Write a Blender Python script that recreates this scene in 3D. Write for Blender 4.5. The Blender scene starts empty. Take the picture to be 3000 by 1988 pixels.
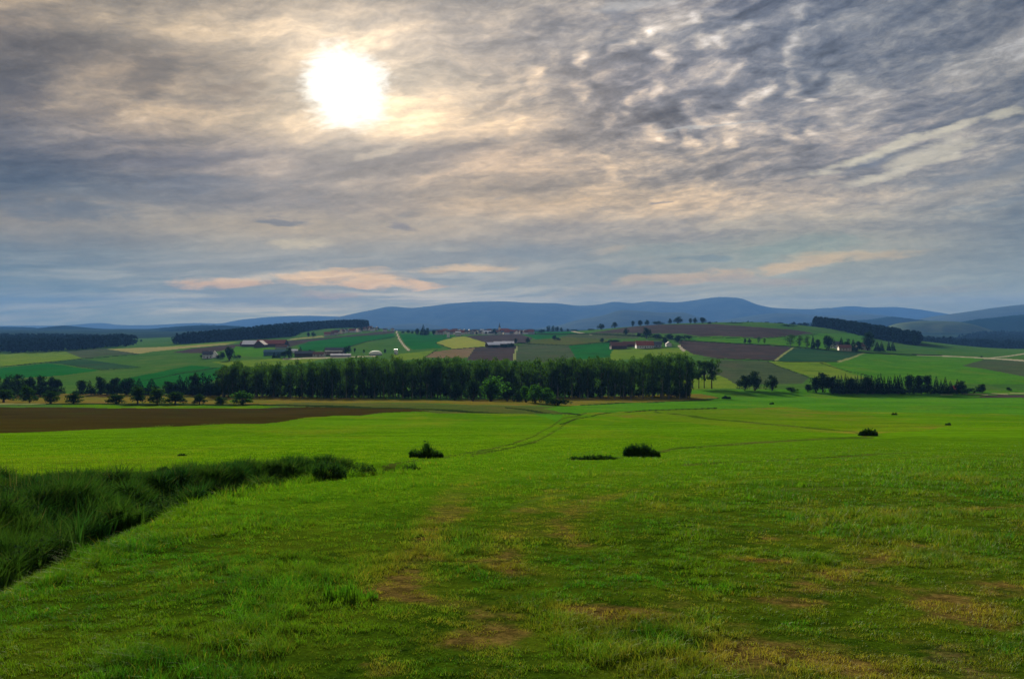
import bpy, math, random
import numpy as np
from mathutils import Vector, Matrix

scene = bpy.context.scene
col = scene.collection
R = math.radians
EXPO = 1.8                                  # view exposure (stops)
EXF = 2.0 ** EXPO
F = 2500.0                                  # focal length in pixels of a 3000 px wide frame (30 mm lens)
TH = math.atan(49.0 / F)                    # the camera looks very slightly down
CAMZ = 1.7
SUN_AZ, SUN_EL = R(-11.0), R(15.6)

def srgb(r, g, b):
    def f(c):
        c /= 255.0
        return c / 12.92 if c <= 0.04045 else ((c + 0.055) / 1.055) ** 2.4
    return (f(r), f(g), f(b))

# ------------------------------------------------------------------ tags
def tag(o, label=None, cat=None, group=None, kind=None):
    if label: o['label'] = label
    if cat: o['category'] = cat
    if group: o['group'] = group
    if kind: o['kind'] = kind
    return o

def empty(name, loc, rz=0.0):
    o = bpy.data.objects.new(name, None)
    o.empty_display_size = 0.5
    o.location = loc
    o.rotation_euler = (0, 0, rz)
    col.objects.link(o)
    return o

def link(name, me, parent=None, loc=None):
    o = bpy.data.objects.new(name, me)
    col.objects.link(o)
    if parent is not None: o.parent = parent
    if loc is not None: o.location = loc
    return o

def np_mesh(name, V, polys, mat=None, smooth=False, attrs=None):
    """polys: list of integer arrays shaped (n, k)"""
    me = bpy.data.meshes.new(name)
    V = np.asarray(V, dtype=np.float32)
    me.vertices.add(len(V))
    me.vertices.foreach_set('co', V.ravel())
    polys = [np.asarray(p, dtype=np.int32) for p in polys if len(p)]
    idx = np.concatenate([p.ravel() for p in polys])
    tot = np.concatenate([np.full(len(p), p.shape[1], dtype=np.int32) for p in polys])
    start = np.concatenate([[0], np.cumsum(tot)[:-1]]).astype(np.int32)
    me.loops.add(len(idx))
    me.loops.foreach_set('vertex_index', idx)
    me.polygons.add(len(tot))
    me.polygons.foreach_set('loop_start', start)
    try:
        me.polygons.foreach_set('loop_total', tot)
    except Exception:
        pass
    me.polygons.foreach_set('use_smooth', np.full(len(tot), smooth, dtype=bool))
    if attrs:
        for k, a in attrs.items():
            at = me.attributes.new(k, 'FLOAT', 'POINT')
            at.data.foreach_set('value', np.asarray(a, dtype=np.float32))
    me.update(calc_edges=True)
    if mat is not None: me.materials.append(mat)
    return me

# ------------------------------------------------------------------ noise in numpy
def _hash(ix, iy, seed):
    h = (ix.astype(np.int64) * 374761393 + iy.astype(np.int64) * 668265263 + seed * 974711) & 0xFFFFFFFF
    h = ((h ^ (h >> 13)) * 1274126177) & 0xFFFFFFFF
    h = (h ^ (h >> 16)) & 0xFFFF
    return h / 65535.0

def vnoise(x, y, seed=0):
    x = np.asarray(x, dtype=np.float64); y = np.asarray(y, dtype=np.float64)
    ix = np.floor(x); iy = np.floor(y)
    fx = x - ix; fy = y - iy
    fx = fx * fx * (3 - 2 * fx); fy = fy * fy * (3 - 2 * fy)
    a = _hash(ix, iy, seed); b = _hash(ix + 1, iy, seed)
    c = _hash(ix, iy + 1, seed); d = _hash(ix + 1, iy + 1, seed)
    return (a * (1 - fx) + b * fx) * (1 - fy) + (c * (1 - fx) + d * fx) * fy

def fbm(x, y, seed=0, octv=4, gain=0.5):
    x = np.asarray(x, dtype=np.float64); y = np.asarray(y, dtype=np.float64)
    s = 0.0; a = 1.0; t = 0.0
    for i in range(octv):
        xr = x * 0.8 - y * 0.6 + 17.3 * i; yr = x * 0.6 + y * 0.8 - 9.1 * i
        s = s + a * vnoise(xr, yr, seed + i * 31); t += a
        a *= gain; x = xr * 2.03; y = yr * 2.03
    return s / t

def sstep(a, b, x):
    t = np.clip((x - a) / (b - a), 0, 1)
    return t * t * (3 - 2 * t)

# ------------------------------------------------------------------ camera mapping and terrain
cT, sT = math.cos(TH), math.sin(TH)
def ray(x, row):
    dx = (x - 1500.0) / F; up = (994.0 - row) / F
    return dx, cT + up * sT, -sT + up * cT
def row_z(x, row, Y):
    dx, dy, dz = ray(x, row)
    return CAMZ + Y * dz / dy
def xz_to_row(Y, z):
    q = (z - CAMZ) / Y                       # dz/dy = q ; up*(cT - q sT) = q cT + sT
    up = (q * cT + sT) / (cT - q * sT)
    return 994.0 - up * F
def px_x(X, Y, z):
    q = (z - CAMZ) / Y
    up = (q * cT + sT) / (cT - q * sT)
    return 1500.0 + F * X / Y * (cT + up * sT)

YN = [600, 750, 950, 1200, 1500, 1900, 2400, 3000, 3800, 5000, 8000, 22000]
ROWS = {
 -600: [1130,1098,1072,1050,1034,1014, 998, 988, 975, 967, 964, 961],
    0: [1130,1098,1072,1050,1034,1014, 998, 986, 973, 967, 964, 961],
  300: [1128,1094,1066,1042,1022,1008,1000, 988, 975, 967, 964, 961],
  500: [1126,1090,1060,1033,1014,1002, 992, 985, 975, 967, 964, 961],
  700: [1122,1085,1055,1027,1006, 992, 977, 975, 972, 967, 964, 961],
  900: [1120,1082,1050,1025,1002, 984, 965, 961, 970, 967, 964, 961],
 1050: [1120,1080,1048,1025,1000, 978, 960, 955, 970, 967, 964, 961],
 1200: [1120,1080,1048,1024,1000, 980, 972, 973, 970, 967, 964, 961],
 1500: [1120,1080,1048,1024,1000, 983, 973, 972, 968, 967, 964, 961],
 1750: [1118,1076,1042,1012, 982, 965, 970, 974, 970, 967, 964, 961],
 2000: [1115,1072,1036,1000, 966, 946, 962, 972, 970, 967, 964, 961],
 2200: [1112,1068,1032, 995, 962, 943, 960, 972, 970, 967, 964, 961],
 2400: [1110,1066,1032,1005, 978, 958, 965, 975, 972, 967, 964, 961],
 2700: [1110,1072,1048,1028,1012,1000,1012,1008, 985, 967, 964, 961],
 3000: [1112,1076,1054,1036,1026,1022,1022,1008, 985, 967, 964, 961],
 3600: [1112,1076,1054,1036,1026,1022,1022,1008, 985, 967, 964, 961]}
NEAR = [(100, 1252), (160, 1228), (240, 1207), (320, 1186), (400, 1172), (470, 1160)]

def pchip(xs, ys, xq):
    xs = np.asarray(xs, float); ys = np.asarray(ys, float)
    h = np.diff(xs); d = np.diff(ys) / h
    m = np.zeros_like(ys)
    for i in range(1, len(xs) - 1):
        if d[i-1] * d[i] > 0:
            w1 = 2*h[i] + h[i-1]; w2 = h[i] + 2*h[i-1]
            m[i] = (w1 + w2) / (w1 / d[i-1] + w2 / d[i])
    m[0] = d[0]; m[-1] = d[-1]
    xq = np.clip(xq, xs[0], xs[-1])
    k = np.clip(np.searchsorted(xs, xq, side='right') - 1, 0, len(xs) - 2)
    t = (xq - xs[k]) / h[k]
    return ((1+2*t)*(1-t)**2*ys[k] + t*(1-t)**2*h[k]*m[k] + t*t*(3-2*t)*ys[k+1] + t*t*(t-1)*h[k]*m[k+1])

LYQ = np.linspace(math.log(20.0), math.log(22000.0), 900)
XQ = np.linspace(-600, 3600, 421)
_cols = sorted(ROWS)
_tab = []
for cx in _cols:
    ys = [0, 20, 40, 60] + [a for a, _ in NEAR] + YN
    zs = [0, -2.2, -4.4, -6.55] + [row_z(cx, r, a) for a, r in NEAR] + [row_z(cx, r, a) for a, r in zip(YN, ROWS[cx])]
    _tab.append(pchip(ys, zs, np.exp(LYQ)))
_tab = np.array(_tab)                        # (cols, Y)
TAB = np.array([pchip(_cols, _tab[:, j], XQ) for j in range(len(LYQ))]).T   # (XQ, Y)

DITCH = np.array([(-5.0, -10.0), (-5.5, 4.0), (-6.3, 9.7), (-7.1, 13.7), (-7.3, 18.5), (-6.4, 23.2), (-3.9, 28.2)])
def seg_dist(X, Y, P):
    X = np.asarray(X, float); Y = np.asarray(Y, float)
    best = np.full(X.shape, 1e9)
    for a, b in zip(P[:-1], P[1:]):
        vx, vy = b[0]-a[0], b[1]-a[1]
        t = np.clip(((X-a[0])*vx + (Y-a[1])*vy) / (vx*vx+vy*vy), 0, 1)
        best = np.minimum(best, np.hypot(X-(a[0]+t*vx), Y-(a[1]+t*vy)))
    return best

def ground_z(X, Y, detail=True):
    X = np.asarray(X, float); Y = np.asarray(Y, float)
    Yc = np.maximum(Y, 20.0)
    xp = np.clip(1500 + F * X / np.maximum(Y, 60.0), XQ[0], XQ[-1])
    fi = (xp - XQ[0]) / (XQ[1]-XQ[0]); i = np.clip(np.floor(fi).astype(int), 0, len(XQ)-2); fi = fi - i
    fj = (np.log(Yc) - LYQ[0]) / (LYQ[1]-LYQ[0]); j = np.clip(np.floor(fj).astype(int), 0, len(LYQ)-2); fj = np.clip(fj - j, 0, 1)
    z = (TAB[i, j]*(1-fi) + TAB[i+1, j]*fi)*(1-fj) + (TAB[i, j+1]*(1-fi) + TAB[i+1, j+1]*fi)*fj
    z = np.where(Y < 20, -0.11 * np.maximum(Y, -60), z)
    if detail:
        near = sstep(2000, 60, Y)
        z = z + (fbm(X/9, Y/9, 5, 3) - 0.5) * 0.16 * sstep(120, 20, Y)
        z = z + (fbm(X/45, Y/45, 8, 3) - 0.5) * 1.6 * sstep(30, 200, Y) * near
        z = z + (fbm(X/300, Y/300, 11, 3) - 0.5) * 6.0 * sstep(700, 3000, Y)
        dd = seg_dist(X, Y, DITCH)
        z = z - 0.5 * np.exp(-(dd/0.85)**2) * (Y < 40)
    return z

_YM = np.exp(np.linspace(math.log(30.0), math.log(6000.0), 1500))
def at(x, row, Ymin=0):
    """the first point of the ground seen at photo pixel (x, row)"""
    X = (x - 1500) / F * _YM
    z = ground_z(X, _YM)
    rr = xz_to_row(_YM, z)
    ok = np.where((rr <= row) & (_YM > Ymin) & (_YM < 2650))[0]
    k = ok[0] if len(ok) else int(np.argmin(np.where((_YM > Ymin) & (_YM < 2650), rr, 1e9)))
    Y = float(_YM[k]); X = float((x - 1500) / F * Y)
    return X, Y, float(ground_z(X, Y))
def atY(x, Y):
    X = (x - 1500) / F * Y
    return X, Y, float(ground_z(X, Y))

# ------------------------------------------------------------------ node helpers
class G:
    def __init__(s, nt): s.nt = nt
    def n(s, t, **kw):
        nd = s.nt.nodes.new(t)
        for k, v in kw.items(): setattr(nd, k, v)
        return nd
    def put(s, sock, v):
        if isinstance(v, bpy.types.NodeSocket): s.nt.links.new(v, sock)
        elif v is not None:
            if hasattr(sock.default_value, '__len__') and len(sock.default_value) == 4 and len(v) == 3: v = (*v, 1)
            sock.default_value = v
    def m(s, op, a, b=None, c=None, clamp=False):
        nd = s.n('ShaderNodeMath', operation=op, use_clamp=clamp)
        s.put(nd.inputs[0], a)
        if b is not None: s.put(nd.inputs[1], b)
        if c is not None: s.put(nd.inputs[2], c)
        return nd.outputs[0]
    def mr(s, v, a, b, c=0.0, d=1.0, mode='SMOOTHSTEP'):
        nd = s.n('ShaderNodeMapRange', interpolation_type=mode)
        for i, q in enumerate((v, a, b, c, d)): s.put(nd.inputs[i], q)
        return nd.outputs[0]
    def xyz(s, x, y, z=0.0):
        nd = s.n('ShaderNodeCombineXYZ')
        for i, q in enumerate((x, y, z)): s.put(nd.inputs[i], q)
        return nd.outputs[0]
    def noise(s, vec, scale, detail=4, rough=0.55, dist=0.0):
        nd = s.n('ShaderNodeTexNoise')
        s.put(nd.inputs['Vector'], vec); nd.inputs['Scale'].default_value = scale
        nd.inputs['Detail'].default_value = detail; nd.inputs['Roughness'].default_value = rough
        nd.inputs['Distortion'].default_value = dist
        return nd.outputs['Fac']
    def mix(s, f, a, b, mode='MIX'):
        nd = s.n('ShaderNodeMix', data_type='RGBA', blend_type=mode, clamp_factor=True)
        s.put(nd.inputs[0], f); s.put(nd.inputs[6], a); s.put(nd.inputs[7], b)
        return nd.outputs[2]
    def scale(s, c, f):
        nd = s.n('ShaderNodeVectorMath', operation='SCALE')
        s.put(nd.inputs[0], c); s.put(nd.inputs['Scale'], f)
        return nd.outputs[0]
    def mapping(s, vec, sc=(1,1,1), rot=(0,0,0), loc=(0,0,0)):
        nd = s.n('ShaderNodeMapping')
        s.put(nd.inputs['Vector'], vec)
        nd.inputs['Scale'].default_value = sc; nd.inputs['Rotation'].default_value = rot; nd.inputs['Location'].default_value = loc
        return nd.outputs[0]

MATS = {}
def new_mat(name):
    m = bpy.data.materials.new(name); m.use_nodes = True
    m.node_tree.nodes.clear()
    MATS[name] = m
    return m, G(m.node_tree)
# ------------------------------------------------------------------ sky: Nishita air with a procedural cloud deck
world = bpy.data.worlds.new("World"); scene.world = world; world.use_nodes = True
nt = world.node_tree; nt.nodes.clear(); g = G(nt)
def sky_at(x, row):
    dx, dy, dz = ray(x, row)
    return math.atan2(dx, dy), dz / math.hypot(dx, dy)
tc = g.n('ShaderNodeTexCoord')
sep = g.n('ShaderNodeSeparateXYZ'); g.put(sep.inputs[0], tc.outputs['Generated'])
dx_, dy_, dz_ = sep.outputs
AZ = g.m('ARCTAN2', dx_, dy_)
HY = g.m('MAXIMUM', g.m('SQRT', g.m('ADD', g.m('MULTIPLY', dx_, dx_), g.m('MULTIPLY', dy_, dy_))), 0.05)
EL = g.m('DIVIDE', dz_, HY)
# height coordinate that squeezes cloud layers together towards the horizon
LV = g.m('LOGARITHM', g.m('ADD', g.m('MAXIMUM', EL, 0.0), 0.18), math.e)
P = g.xyz(AZ, LV)
PE = g.xyz(AZ, EL)
# cloud fields
w1 = g.noise(g.mapping(P, (3.0, 3.0, 1), loc=(1.3, 4.1, 0)), 1.0, 4, 0.55)
w2 = g.noise(g.mapping(P, (3.0, 3.0, 1), loc=(7.7, 2.2, 3)), 1.0, 4, 0.55)
wf1 = g.noise(g.mapping(P, (14.0, 16.0, 1), loc=(3.3, 1.1, 0)), 1.0, 4, 0.6)
wf2 = g.noise(g.mapping(P, (14.0, 16.0, 1), loc=(2.7, 8.2, 3)), 1.0, 4, 0.6)
def addw(a, b, k, kf):
    return g.m('ADD', a, g.m('ADD', g.m('MULTIPLY', g.m('SUBTRACT', b[0], 0.5), k), g.m('MULTIPLY', g.m('SUBTRACT', b[1], 0.5), kf)))
AZw = addw(AZ, (w1, wf1), 0.16, 0.05)
ELw = addw(EL, (w2, wf2), 0.05, 0.018)
# coarse brightness and hue of the deck, column by column (azimuth) and layer by layer (elevation)
GX = [0, 375, 750, 1125, 1500, 1875, 2250, 2625, 3000]
GRID = [
 (-250, [(105,104,108),(110,108,110),(120,116,115),(128,124,124),(118,120,127),(104,108,122),(84,93,115),(82,92,112),(82,90,108)]),
 (0,   [(118,114,113),(126,123,122),(140,135,131),(156,150,147),(146,146,150),(126,130,143),(98,107,131),(96,106,127),(95,103,122)]),
 (120, [(136,130,124),(150,144,136),(165,157,148),(190,181,172),(168,164,165),(150,153,162),(124,133,153),(110,120,138),(100,108,125)]),
 (240, [(118,114,113),(128,122,117),(150,140,130),(205,194,180),(184,175,167),(154,153,162),(137,143,158),(117,126,142),(105,112,128)]),
 (360, [(106,106,111),(138,132,126),(162,151,138),(196,184,168),(188,176,164),(168,163,164),(148,150,160),(127,132,146),(110,118,132)]),
 (480, [(92,97,111),(112,112,120),(124,122,130),(138,132,134),(160,150,144),(176,167,158),(162,159,161),(141,143,154),(120,127,140)]),
 (600, [(84,96,114),(98,107,123),(118,120,130),(152,143,138),(178,164,146),(188,174,156),(162,157,155),(140,143,150),(125,133,145)]),
 (680, [(128,127,126),(124,127,131),(152,145,134),(160,152,142),(146,145,146),(148,147,150),(152,152,151),(144,147,150),(115,128,142)]),
 (760, [(100,114,129),(112,124,137),(124,131,141),(128,135,145),(126,133,144),(138,144,148),(146,156,150),(146,149,147),(122,133,142)]),
 (850, [(98,115,131),(112,128,142),(136,141,146),(142,145,150),(128,140,152),(150,152,152),(152,158,154),(150,155,154),(132,143,150)]),
 (945, [(120,138,150),(142,156,163),(166,174,172),(176,180,174),(172,178,174),(170,175,170),(164,172,168),(158,166,163),(146,156,160)])]
azr = (sky_at(0, 500)[0], sky_at(3000, 500)[0])
FX = g.mr(AZw, azr[0], azr[1], mode='LINEAR')
prev = None
for k, (row, cs) in enumerate(GRID):
    rp = g.n('ShaderNodeValToRGB'); rp.color_ramp.interpolation = 'B_SPLINE'
    el = rp.color_ramp.elements
    for i, c in enumerate(cs):
        pos = (sky_at(GX[i], 500)[0] - azr[0]) / (azr[1] - azr[0])
        if i == 0: e = el[0]; e.position = 0.0
        elif i == len(cs) - 1: e = el[len(el)-1]; e.position = 1.0
        else: e = el.new(pos)
        e.color = (*srgb(*c), 1)
    g.put(rp.inputs[0], FX)
    c = rp.outputs[0]
    if prev is None: prev = c
    else:
        t0 = sky_at(1500, GRID[k-1][0])[1]; t1 = sky_at(1500, row)[1]
        prev = g.mix(g.mr(ELw, t0, t1), prev, c)
deck = prev
# long streaks, rising to the right, finer wisps across them
def streak(ang, sx, sy, loc, det=6, rough=0.6, dist=0.0, wa=0.06, wb=0.10):
    base = g.xyz(addw(AZ, (w1, wf1), wa, 0.012), addw(LV, (w2, wf2), wb, 0.03))
    v = g.mapping(base, (1, 1, 1), (0, 0, R(ang)))
    return g.noise(g.mapping(v, (sx, sy, 1), loc=loc), 1.0, det, rough, dist)
s1 = streak(-30, 3.4, 8.0, (2.0, 5.0, 0), 3, 0.45, 0.2)          # broad soft bands
s2 = streak(-42, 13.0, 27.0, (9.0, 1.0, 2), 9, 0.62, 0.25)       # feathery wisps
s3 = streak(-18, 5.0, 16.0, (4.0, 7.0, 5), 6, 0.56, 0.25, 0.1, 0.16)
s4 = streak(-38, 60.0, 74.0, (5, 3, 1), 9, 0.66, 0.3)            # cotton texture
s5 = streak(-36, 17.0, 21.0, (1, 8, 4), 9, 0.62, 0.35)           # lumps
high = g.mr(EL, 0.055, 0.19)                # the deck is rougher overhead, smooth near the horizon
amp = g.m('ADD', 0.10, g.m('MULTIPLY', high, 0.90))
gmask = g.m('MULTIPLY_ADD', g.mr(AZw, -0.05, 0.22), 0.62, 0.38)
def cen(x, k): return g.m('MULTIPLY', g.m('SUBTRACT', x, 0.5), k)
det = g.m('ADD', g.m('ADD', cen(s1, 1.45), g.m('MULTIPLY', cen(s2, 0.8), g.m('MULTIPLY_ADD', gmask, 0.4, 0.6))), g.m('ADD', cen(s3, 0.95), g.m('MULTIPLY', g.m('ADD', cen(s5, 1.0), cen(s4, 0.60)), gmask)))
det = g.m('MULTIPLY', det, amp)
# flocks of small puffs (altocumulus) high on the right
vor = g.n('ShaderNodeTexVoronoi', feature='SMOOTH_F1'); vor.inputs['Smoothness'].default_value = 0.7
g.put(vor.inputs['Vector'], g.mapping(g.xyz(addw(AZ, (w1, wf1), 0.2, 0.05), addw(EL, (w2, wf2), 0.12, 0.03)), (34, 46, 1), (0, 0, R(-30))))
vor.inputs['Scale'].default_value = 1.0
puff = g.mr(vor.outputs['Distance'], 0.60, 0.05)
pa, pe = sky_at(2080, 230)
rr = g.m('SQRT', g.m('ADD', g.m('POWER', g.m('DIVIDE', g.m('SUBTRACT', AZw, pa), 0.30), 2.0), g.m('POWER', g.m('DIVIDE', g.m('SUBTRACT', EL, pe), 0.14), 2.0)))
pmask = g.m('MULTIPLY', g.mr(rr, 1.15, 0.25), g.mr(g.noise(g.mapping(P, (7, 9, 1), loc=(1, 1, 1)), 1.0, 4, 0.6), 0.30, 0.58))
det = g.m('ADD', det, g.m('MULTIPLY', g.m('MULTIPLY', g.m('SUBTRACT', puff, 0.42), 0.72), pmask))
bright = g.m('POWER', 2.0, g.m('MULTIPLY_ADD', det, 2.6, 0.06))
deck = g.mix(1.0, deck, g.mix(g.mr(EL, 0.03, 0.12), (1, 1, 1), (1.14, 1.05, 0.94)), 'MULTIPLY')
tint = g.mix(g.mr(det, -0.22, 0.22, mode='LINEAR'), (0.92, 0.98, 1.10), (1.09, 1.01, 0.89))
deck = g.mix(1.0, deck, tint, 'MULTIPLY')
deck = g.scale(deck, bright)
# single clouds: (x, row, half width, half height, tilt, colour, strength, raggedness)
CL = [
 (505*1.268, 655*1.268, 105, 13, 2, (214,178,140), 0.95), (790*1.268, 640*1.268, 170, 20, 1, (222,186,142), 0.95),
 (900*1.268, 656*1.268, 150, 11, -2, (221,184,142), 0.95), (1060*1.268, 622*1.268, 130, 12, 2, (214,184,142), 0.75),
 (770*1.268, 682*1.268, 90, 8, 0, (190,160,140), 0.5),
 (690*1.268, 561*1.268, 88, 13, 6, (186,176,158), 0.85), (640*1.268, 511*1.268, 80, 7, -2, (98,102,116), 0.85),
 (640*1.268, 499*1.268, 35, 3, 0, (120,118,122), 0.6), (925*1.268, 498*1.268, 32, 4, 0, (125,122,125), 0.7),
 (938*1.268, 523*1.268, 40, 9, -9, (112,110,122), 0.8), (722*1.268, 464*1.268, 24, 6, -5, (120,118,125), 0.6),
 (1525*1.268, 469*1.268, 34, 4, 3, (138,132,136), 0.7), (1155*1.268, 455*1.268, 18, 5, 10, (150,142,140), 0.6),
 (1045*1.268, 577*1.268, 50, 8, 3, (160,158,155), 0.5), (990*1.268, 634*1.268, 190, 9, -1, (112,124,140), 0.7),
 (1420*1.268, 577*1.268, 62, 9, 4, (182,170,155), 0.6), (1675*1.268, 524*1.268, 70, 12, 5, (190,180,166), 0.7),
 (1780*1.268, 527*1.268, 60, 9, 3, (182,174,162), 0.5), (1850*1.268, 610*1.268, 150, 17, 9, (206,182,144), 0.90),
 (1960*1.268, 590*1.268, 170, 14, 3, (198,178,144), 0.70), (1580*1.268, 640*1.268, 170, 14, 4, (202,176,142), 0.80),
 (1560*1.268, 575*1.268, 140, 18, 5, (138,152,154), 0.35), (1760*1.268, 648*1.268, 160, 12, -3, (184,164,148), 0.5),
 (1840*1.268, 575*1.268, 170, 26, 6, (130,150,148), 0.5), (1620*1.268, 600*1.268, 90, 8, 1, (112,128,140), 0.6),
 (1400*1.268, 620*1.268, 120, 18, -4, (112,128,144), 0.45), (1240*1.268, 585*1.268, 150, 22, 0, (118,130,146), 0.4),
 (1430*1.268, 660*1.268, 180, 14, 8, (176,165,152), 0.4), (2160*1.268, 668*1.268, 150, 9, 3, (165,160,150), 0.4),
 (2050*1.268, 347*1.268, 200, 13, 16, (204,198,184), 0.95), (2165*1.268, 350*1.268, 120, 24, 14, (196,190,178), 0.85),
 (2080*1.268, 393*1.268, 165, 12, 13, (200,194,182), 0.9), (2030*1.268, 372*1.268, 90, 11, 15, (108,116,134), 0.55),
 (2280*1.268, 400*1.268, 150, 22, 12, (120,127,140), 0.6), (2345*1.268, 259*1.268, 62, 11, 5, (190,186,172), 0.8),
 (2170*1.268, 314*1.268, 52, 4, 3, (178,174,168), 0.6), (1645*1.268, 290*1.268, 120, 3.0, 4, (190,190,192), 0.6),
 (2300*1.268, 470*1.268, 150, 9, 8, (112,124,140), 0.5), (2280*1.268, 425*1.268, 150, 16, 18, (160,156,150), 0.5),
 (1470*1.268, 15*1.268, 95, 15, 5, (195,193,194), 0.6), (1450*1.268, 45*1.268, 75, 18, 0, (105,112,130), 0.5),
 (350*1.268, 175*1.268, 90, 42, 28, (92,88,88), 0.62), (200*1.268, 260*1.268, 150, 26, 15, (92,92,100), 0.45),
 (30*1.268, 225*1.268, 110, 45, 20, (86,85,92), 0.6), (545*1.268, 205*1.268, 80, 20, 16, (122,108,98), 0.6),
 (600*1.268, 240*1.268, 60, 18, 15, (128,116,108), 0.5), (470*1.268, 245*1.268, 90, 14, 10, (110,104,104), 0.45),
 (440*1.268, 370*1.268, 170, 20, 8, (100,101,116), 0.5), (500*1.268, 425*1.268, 210, 20, 3, (98,106,124), 0.5),
 (850*1.268, 378*1.268, 190, 14, 10, (112,108,114), 0.6), (1000*1.268, 355*1.268, 150, 12, 14, (118,112,114), 0.5),
 (130*1.268, 485*1.268, 190, 24, 0, (84,97,116), 0.6), (900*1.268, 345*1.268, 90, 12, 20, (205,190,172), 0.4),
 (60*1.268, 525*1.268, 170, 10, 0, (140,136,132), 0.4), (1140*1.268, 240*1.268, 55, 12, 28, (132,126,126), 0.5),
 (1140*1.268, 185*1.268, 40, 14, 35, (128,126,130), 0.45),
]
rg = g.noise(g.mapping(g.xyz(AZ, EL), (26, 75, 1), (0, 0, R(-8)), (3, 3, 3)), 1.0, 8, 0.62, 0.3)
rg = g.m('MULTIPLY', g.m('SUBTRACT', rg, 0.5), 5.2)
CA = addw(AZ, (w1, wf1), 0.0, 0.05); CE = addw(EL, (w2, wf2), 0.0, 0.02)
for (x, row, hw, hh, tilt, c, st) in CL:
    a0, e0 = sky_at(x, row)
    ca, sa = math.cos(R(tilt)), math.sin(R(tilt))
    a = g.m('SUBTRACT', CA, a0); e = g.m('SUBTRACT', CE, e0)
    sc = hw / F * math.cos(a0) ** 2; sh = hh / F
    q1 = g.m('MULTIPLY_ADD', a, ca / sc, g.m('MULTIPLY', e, sa / sc))
    q2 = g.m('MULTIPLY_ADD', e, ca / sh, g.m('MULTIPLY', a, -sa / sh))
    q = g.m('ADD', g.m('MULTIPLY_ADD', q1, q1, g.m('MULTIPLY', q2, q2)), rg)
    deck = g.mix(g.mr(q, 2.2, 0.0, 0.0, st), deck, srgb(*c))
fib = g.noise(g.mapping(g.xyz(CA, CE), (34, 120, 1), (0, 0, R(-9)), (8, 2, 3)), 1.0, 8, 0.62, 0.3)
deck = g.scale(deck, g.m('POWER', 2.0, g.m('ADD', g.m('MULTIPLY', g.m('SUBTRACT', fib, 0.5), 0.9), g.m('MULTIPLY', g.m('SUBTRACT', s4, 0.5), 0.5))))
# the sun behind the deck: a ragged burnt-out disc and its glow through thin cloud
sa_, se_ = sky_at(1015, 258)
sd = g.m('SQRT', g.m('ADD', g.m('POWER', g.m('SUBTRACT', g.m('ADD', AZ, g.m('MULTIPLY', g.m('SUBTRACT', wf1, 0.5), 0.040)), sa_), 2.0),
                     g.m('POWER', g.m('SUBTRACT', g.m('ADD', EL, g.m('MULTIPLY', g.m('SUBTRACT', wf2, 0.5), 0.038)), se_), 2.0)))
sd = g.m('ADD', sd, g.m('MULTIPLY', g.m('SUBTRACT', s4, 0.5), -0.03))
glow = g.m('POWER', 2.718, g.m('MULTIPLY', sd, -1.0 / 0.075))
core = g.mr(sd, 0.059, 0.031)
glow2 = g.m('POWER', 2.718, g.m('MULTIPLY', sd, -1.0 / 0.19))
glowc = g.scale((1.0, 0.87, 0.68), g.m('MULTIPLY', g.m('MULTIPLY_ADD', glow, 0.50, g.m('MULTIPLY', glow2, 0.10)), g.m('POWER', 2.0, g.m('MULTIPLY', det, 0.6))))
addn = g.n('ShaderNodeVectorMath', operation='ADD'); g.put(addn.inputs[0], deck); g.put(addn.inputs[1], glowc)
deck = g.mix(core, addn.outputs[0], (1.35, 1.33, 1.28))
# clear air behind: Nishita, seen through thin parts low over the horizon
sky = g.n('ShaderNodeTexSky', sky_type='NISHITA', sun_disc=False, sun_elevation=SUN_EL, sun_rotation=SUN_AZ % (2*math.pi),
          altitude=600.0, air_density=1.0, dust_density=1.5, ozone_density=1.5)
air = g.scale(sky.outputs[0], 0.05)
# the far air in front of the lowest sky takes out warm light: the cloud light itself is warmer there
deck = g.mix(1.0, deck, g.mix(g.m('DIVIDE', 0.030, g.m('MAXIMUM', EL, 0.030)), (1, 1, 1), (1.76, 1.48, 0.68)), 'MULTIPLY')
deck = g.mix(1.0, deck, g.mix(g.mr(EL, 0.42, 0.9), (1, 1, 1), (2.6, 2.6, 2.5)), 'MULTIPLY')      # unseen sky overhead brightened as added fill light for the fields
deck = g.scale(deck, 1.0 / EXF)
thin = g.m('MULTIPLY', g.mr(EL, 0.10, 0.01), g.mr(s3, 0.42, 0.7, 0.0, 0.3))
final = g.mix(g.m('MULTIPLY', thin, 0.3), deck, air)
final = g.mix(g.mr(EL, -0.02, -0.06), final, (0.05, 0.06, 0.05))   # below the horizon: dim ground tone
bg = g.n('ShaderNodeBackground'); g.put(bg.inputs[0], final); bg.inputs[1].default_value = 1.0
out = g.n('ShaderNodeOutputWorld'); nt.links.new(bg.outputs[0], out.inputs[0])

# ------------------------------------------------------------------ sun, camera, render settings
sl = bpy.data.lights.new('sun_light', 'SUN'); sl.energy = 4.6; sl.angle = R(3.0); sl.color = (1.0, 0.90, 0.74)
so = bpy.data.objects.new('sun_light', sl); col.objects.link(so)
sd_ = Vector((math.sin(SUN_AZ)*math.cos(SUN_EL), math.cos(SUN_AZ)*math.cos(SUN_EL), math.sin(SUN_EL)))
so.rotation_euler = sd_.to_track_quat('Z', 'Y').to_euler()
so.location = (0, 0, 60)
cam = bpy.data.cameras.new('camera'); cam.lens = 30.0; cam.sensor_width = 36.0; cam.clip_start = 0.1; cam.clip_end = 60000
co = bpy.data.objects.new('camera', cam); col.objects.link(co); scene.camera = co
co.location = (0, 0, CAMZ); co.rotation_euler = (math.pi/2 - TH, 0, 0)
scene.view_settings.view_transform = 'Standard'; scene.view_settings.look = 'None'
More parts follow.
